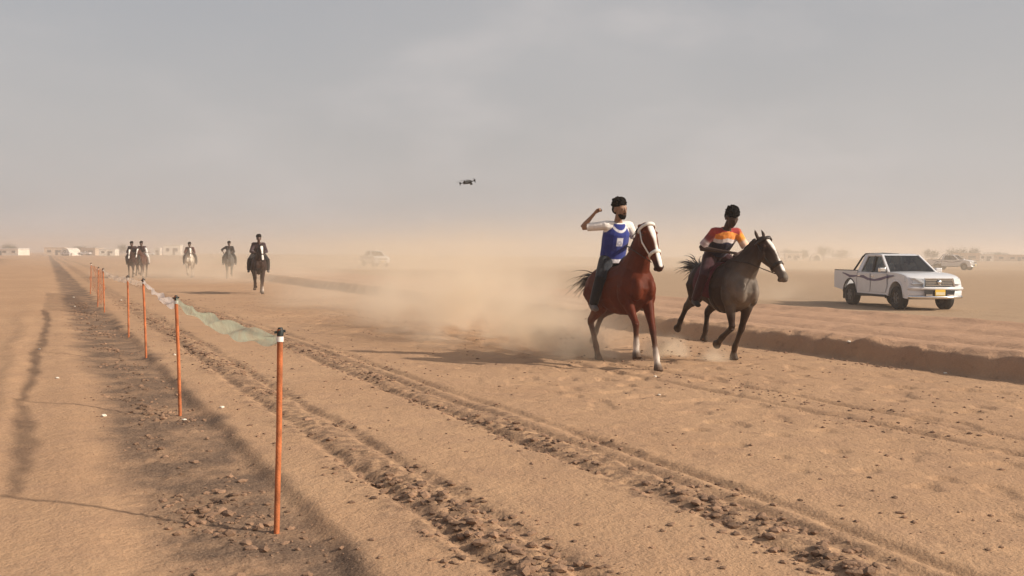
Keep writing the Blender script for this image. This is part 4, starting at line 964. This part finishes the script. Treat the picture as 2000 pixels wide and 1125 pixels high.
def tree(label, x, y, hgt, w, seed):
    rg = random.Random(seed); z = h1(x, y); r = empty('tree', (x, y, z)); tag(r, label, 'tree', 'trees on the horizon')
    b = MB().tube([(0, 0, -.2), (.05, 0, hgt * .25), (.1 * rg.uniform(-1, 1), .1, hgt * .5)], [.18, .14, .08], 7)
    cl = []
    for k in range(6):
        a = rg.uniform(0, 6.28); e = Vector((math.cos(a) * w * .32, math.sin(a) * w * .32, hgt * rg.uniform(.38, .82))); b.tube([(0, 0, hgt * .35), e * .6 + Vector((0, 0, hgt * .12)), e], [.08, .05, .03], 5); cl.append(e)
    b.build('trunk', BARK, r, True)
    v, f = [], []
    for k in range(1500):
        c = rg.choice(cl); p = c + Vector((rg.gauss(0, w * .17), rg.gauss(0, w * .17), rg.gauss(0, hgt * .15)));
        if p.z < hgt * .12: continue
        q_ = Vector((rg.uniform(-1, 1), rg.uniform(-1, 1), rg.uniform(-1, 1))).normalized(); u = q_.orthogonal().normalized(); w_ = q_.cross(u); s = rg.uniform(.10, .24); n0 = len(v)
        v += [p - u * s, p + w_ * s * .5, p + u * s, p - w_ * s * .5]; f.append((n0, n0 + 1, n0 + 2, n0 + 3))
    pydata('crown', v, f, LEAF, r); return r
for k, (px, Yd, hg, w, lb) in enumerate([(160, 470, 4.0, 6, 'low tree just right of the white arched tent'), (178, 500, 4.2, 7, 'wide low tree between the tent and the pale house'), (247, 480, 5.5, 7.5, 'round dark tree just left of the pair of riders'), (12, 460, 5.2, 4, 'small tree behind the long white building'), (26, 470, 5.0, 4, 'second small tree behind the long white building'),
        (1540, 360, 4.2, 5, 'faint tree right above the pale house behind the grey horse'), (1562, 370, 4.0, 5, 'faint bushy tree left of the pointed tent'), (1608, 380, 5.2, 6, 'tall faint tree right of the pointed tent'), (1640, 390, 4.2, 7, 'faint wide tree left of the near pickup'), (1818, 350, 4.2, 4, 'small dark tree above the near pickup bonnet'),
        (1868, 340, 4.6, 6, 'dark broad tree behind the small white pickup'), (1905, 350, 4.6, 6, 'dark tree left of the white house on the right'), (1950, 390, 3.4, 9, 'low wide tree above the long buff building')]):
    tree(lb, place(px, Yd), Yd, hg, w, 100 + k)

# ------------------------------------------------------------------ quadcopter hovering over the track
DRONE = mat('drone_shell', (.012, .012, .013), rough=.5)
dx, dy = (912 - 1000) / 1900 * 19.0, 19.0; dz = CAM_H + (496 - 357) / 1900 * 19.0
dr = empty('drone', (dx, dy, dz)); dr.rotation_euler = (R(-4), R(-8), R(24)); tag(dr, 'small black four rotor drone hovering in the sky', 'drone')
MB().box((0, 0, 0), (.16, .075, .055)).box((.02, 0, .032), (.10, .05, .02)).build('body', DRONE, dr, bevel=.012)
MB().box((.075, 0, -.035), (.04, .045, .04)).build('camera_gimbal', DRONE, dr, bevel=.008)
for sx in (-1, 1):
    for sy in (-1, 1):
        e = Vector((sx * .105, sy * .125, .012))
        MB().beam((sx * .05, sy * .03, 0), e, .022, .014).build('arm', DRONE, dr, bevel=.003)
        ro = MB().lathe([(.001, -.02), (.016, -.02), (.016, .018), (.001, .02)], 12, 'Z', e).build('motor', DRONE, dr, True)
        a = .6 + sx * .7 + sy * .4
        bl = MB()
        for q_ in (0, math.pi): bl.beam(e + Vector((0, 0, .026)), e + Vector((math.cos(a + q_) * .09, math.sin(a + q_) * .09, .03)), .018, .003)
        bl.build('rotor', DRONE, ro)
        MB().beam(e, e + Vector((sx * .006, sy * .006, -.045)), .01, .01, up=(1, 0, 0)).build('leg', DRONE, dr)

# ------------------------------------------------------------------ stones and loose clods
STONE = mat('pale_stone', (.70, .62, .52), rough=.8, var=.2, scale=30)
def lump(seed, sq=.6):
    bm = bmesh.new(); bmesh.ops.create_icosphere(bm, subdivisions=2 if sq > .5 else 1, radius=1.0); rg = random.Random(seed)
    for v_ in bm.verts: v_.co *= rg.uniform(.72, 1.15); v_.co.z *= sq
    me_ = bpy.data.meshes.new('lump'); bm.to_mesh(me_); bm.free(); return me_
lm = [lump(k) for k in range(4)]
def ground_at(px, py):
    return on_ground(px, py)
for k, (px, py, sz, lb) in enumerate([(432, 798, .022, 'pale stone on the sand between the two nearest fence posts'), (340, 694, .020, 'pale stone just left of the second fence post halfway up'), (75, 683, .018, 'small pale stone far left of the dark soil strip'), (143, 581, .03, 'pale stone left of the farthest fence posts'),
        (236, 587, .03, 'pale stone right of the orange netting'), (145, 599, .025, 'pale stone below the one left of the farthest fence posts'), (200, 815, .026, 'pale stone left of the second fence post foot'), (358, 822, .02, 'pale stone lying at the foot of the second fence post'), (1282, 740, .02, 'pale stone in front of the chestnut horse front hooves'),
        (1660, 665, .03, 'pale stone on the bank below the white pickup rear wheel'), (1850, 690, .025, 'pale stone on the bank below the white pickup front'), (1290, 775, .018, 'small pale stone nearest the camera ahead of the chestnut horse'), (110, 740, .02, 'small pale stone on the bare sand at far left')]):
    x, y = ground_at(px, py); me_ = lm[k % 4].copy()
    o = link('stone', me_, STONE, None, False); o.location = (x, y, h1(x, y) + sz * .35); o.scale = (sz * 1.2, sz, sz); o.rotation_euler = (0, 0, k * 1.3); tag(o, lb, 'stone', 'small pale stones')
CLOD = mat('soil_clod', (.22, .13, .08), rough=.95, var=.5, scale=4, bump=.5, bscale=80)
bmv, bmf = [], []
lt = [lump(50 + k, .5) for k in range(5)]
ltd = [(np.array([v_.co[:] for v_ in m_.vertices]), [tuple(p.vertices) for p in m_.polygons]) for m_ in lt]
N_ = 150000
v = RNG.uniform(.3, 11.2, N_); u = 3.5 + 30 * RNG.random(N_) ** 1.6
gs = lambda c, w: np.exp(-((v - c) / w) ** 2)
wgt = .03 + .02 * (v > 4.4) * (v < 10.6) + .95 * gs(3.7, .24) + .9 * gs(2.15, .28) + .8 * gs(.9, .34) + .3 * gs(4.15, .09) + .5 * gs(10.65, .12) + .12 * gs(7.2, .5)
ok = RNG.random(N_) < wgt * .75 * np.clip(3.6 * fbm(u * 1.3, v * 3.2, 91, 3) - 1.35, .02, 1)
cand = np.stack([NX * v - NY * u, NY * v + NX * u, wgt], 1)[ok]; cz = H(cand[:, 0], cand[:, 1])
nv = 0; VV = []; FF = []
for (x, y, wgt), z in zip(cand, cz):
    if y < 2.6: continue
    s = (.007 + .030 * RNG.random() ** 3) * (.6 + .6 * min(1, wgt)); P, F = ltd[RNG.integers(5)]; a = RNG.uniform(0, 6.28); ca, sa = math.cos(a), math.sin(a)
    q_ = P * (s * RNG.uniform(.8, 1.6), s, s); VV.append(np.stack([q_[:, 0] * ca - q_[:, 1] * sa + x, q_[:, 0] * sa + q_[:, 1] * ca + y, q_[:, 2] + z + s * .15], 1)); FF += [tuple(i_ + nv for i_ in f_) for f_ in F]; nv += len(P)
print('clods', len(VV)); o = pydata('soil_clods', np.concatenate(VV), FF, CLOD); tag(o, 'loose dark soil clods scattered along the track', 'soil', kind='stuff')
# dirt thrown up by the hooves of the leading pair
VV, FF, nv = [], [], 0
for cx_, cy_, n_, hh in ((1.15, 14.8, 40, .35), (0.85, 15.3, 22, .55), (1.85, 13.35, 16, .15), (2.35, 14.7, 34, .3), (2.75, 15.4, 20, .4), (3.15, 14.5, 30, .25)):
    for k in range(n_):
        s = .004 + .018 * RNG.random() ** 3; P, F = ltd[RNG.integers(5)]; x, y = cx_ + RNG.normal(0, .22), cy_ + RNG.normal(0, .25)
        VV.append(P * (s * 1.3, s, s * 1.2) + (x, y, h1(x, y) + hh * RNG.random() ** 1.6)); FF += [tuple(i_ + nv for i_ in f_) for f_ in F]; nv += len(P)
o = pydata('thrown_dirt', np.concatenate(VV), FF, CLOD); tag(o, 'dirt thrown up by the hooves of the leading pair', 'soil', kind='stuff')
for m_ in lt: bpy.data.meshes.remove(m_)

# ------------------------------------------------------------------ air: even haze and the dust kicked up by the race
def volume_mat(name, col, dens, aniso=0.25):
    m = bpy.data.materials.new(name); m.use_nodes = True
    n, l = m.node_tree.nodes, m.node_tree.links
    n.remove(n['Principled BSDF'])
    p = n.new('ShaderNodeVolumePrincipled'); p.inputs['Color'].default_value = (*col, 1); p.inputs['Density'].default_value = dens
    p.inputs['Anisotropy'].default_value = aniso
    l.new(p.outputs[0], n['Material Output'].inputs['Volume']); return m, p
hm, _ = volume_mat('haze_air', (0.86, 0.785, 0.725), 0.0016)
hz = MB().box((0, 600, 6.5), (3240, 2040, 15.0)).build('haze', hm); tag(hz, kind='stuff')

def dust(name, loc, size, rz, dens, nscale, thr=0.38, zpow=1.0, seed=0.0, col=(0.97, 0.85, 0.69)):
    """a puff of dust: half ellipsoid sitting on the ground, thinning outwards and upwards"""
    m, p = volume_mat(name, col, 0.0, 0.2)
    n, l = m.node_tree.nodes, m.node_tree.links
    t = n.new('ShaderNodeTexCoord')
    ln = n.new('ShaderNodeVectorMath'); ln.operation = 'LENGTH'; l.new(t.outputs['Object'], ln.inputs[0])
    fr = n.new('ShaderNodeMapRange'); fr.interpolation_type = 'SMOOTHSTEP'
    for k, q_ in zip(('From Min', 'From Max', 'To Min', 'To Max'), (0.15, 1.0, 1.0, 0.0)): fr.inputs[k].default_value = q_
    l.new(ln.outputs['Value'], fr.inputs['Value'])
    mpn = n.new('ShaderNodeMapping'); mpn.inputs['Scale'].default_value = size; mpn.inputs['Location'].default_value = (seed, seed * 1.7, seed * 0.3)
    l.new(t.outputs['Object'], mpn.inputs['Vector'])
    nzn = n.new('ShaderNodeTexNoise'); nzn.inputs['Scale'].default_value = nscale; nzn.inputs['Detail'].default_value = 3
    l.new(mpn.outputs['Vector'], nzn.inputs['Vector'])
    nr = n.new('ShaderNodeMapRange')
    for k, q_ in zip(('From Min', 'From Max', 'To Min', 'To Max'), (thr, 0.68, 0.0, 1.0)): nr.inputs[k].default_value = q_
    l.new(nzn.outputs['Fac'], nr.inputs['Value'])
    sx = n.new('ShaderNodeSeparateXYZ'); l.new(t.outputs['Object'], sx.inputs[0])
    zf = n.new('ShaderNodeMath'); zf.operation = 'MULTIPLY_ADD'; zf.inputs[1].default_value = -1.0; zf.inputs[2].default_value = 1.0; zf.use_clamp = True; l.new(sx.outputs['Z'], zf.inputs[0])
    zp = n.new('ShaderNodeMath'); zp.operation = 'POWER'; zp.inputs[1].default_value = zpow; l.new(zf.outputs[0], zp.inputs[0])
    a = n.new('ShaderNodeMath'); a.operation = 'MULTIPLY'; l.new(fr.outputs[0], a.inputs[0]); l.new(nr.outputs[0], a.inputs[1])
    b = n.new('ShaderNodeMath'); b.operation = 'MULTIPLY'; l.new(a.outputs[0], b.inputs[0]); l.new(zp.outputs[0], b.inputs[1])
    c = n.new('ShaderNodeMath'); c.operation = 'MULTIPLY'; l.new(b.outputs[0], c.inputs[0]); c.inputs[1].default_value = dens
    l.new(c.outputs[0], p.inputs['Density'])
    o = MB().box((0, 0, 0.485), (2, 2, 1.03)).build('dust_cloud', m)
    o.location = loc; o.scale = size; o.rotation_euler = (0, 0, rz); tag(o, kind='stuff')
    return o
TR = math.atan2(NX, -NY)                       # direction of the track, away from the camera
# long trail hanging over the running line behind the leaders, and thinner air over the far field
dust('dust_trail', (-2.9, 27.3, 0), (13, 4.3, 3.4), TR, 0.55, 0.35, 0.36, 2.4, 3.0)
dust('dust_trail_far', (-18.0, 60.0, 0), (20, 8.5, 3.2), TR, 0.34, 0.25, 0.34, 2.8, 7.0)
dust('dust_trail_near', (-0.7, 18.3, 0), (5.6, 2.2, 2.7), TR, 2.4, 1.2, 0.44, 1.2, 9.0)
dust('dust_billow', (0.35, 15.9, 0), (1.7, 0.9, 1.25), TR, 4.0, 2.2, 0.44, 1.4, 12.0)
dust('dust_field', (8, 112, 0), (75, 46, 9.5), 0.0, 0.034, 0.05, 0.25, 1.0, 5.0)
dust('dust_bank', (-12.5, 94, 0), (13, 12, 5.0), 0.0, 0.12, 0.2, 0.30, 1.2, 15.0)
# small puffs thrown up by hooves and wheels
dust('hoof_puff', (1.05, 14.9, 0), (0.75, 0.6, 0.7), TR, 10.0, 3.0, 0.36, 1.3, 1.0)
dust('hoof_puff_lit', (2.35, 14.9, 0), (0.55, 0.45, 0.5), TR, 11.0, 3.0, 0.34, 1.2, 2.0)
dust('hoof_puff_lead', (3.0, 14.35, 0), (0.35, 0.3, 0.3), TR, 9.0, 4.0, 0.36, 1.2, 4.0)
dust('wheel_dust', (10.5, 35.5, 0), (2.8, 3.5, 1.5), 0.2, 0.25, 0.6, 0.34, 1.2, 6.0)
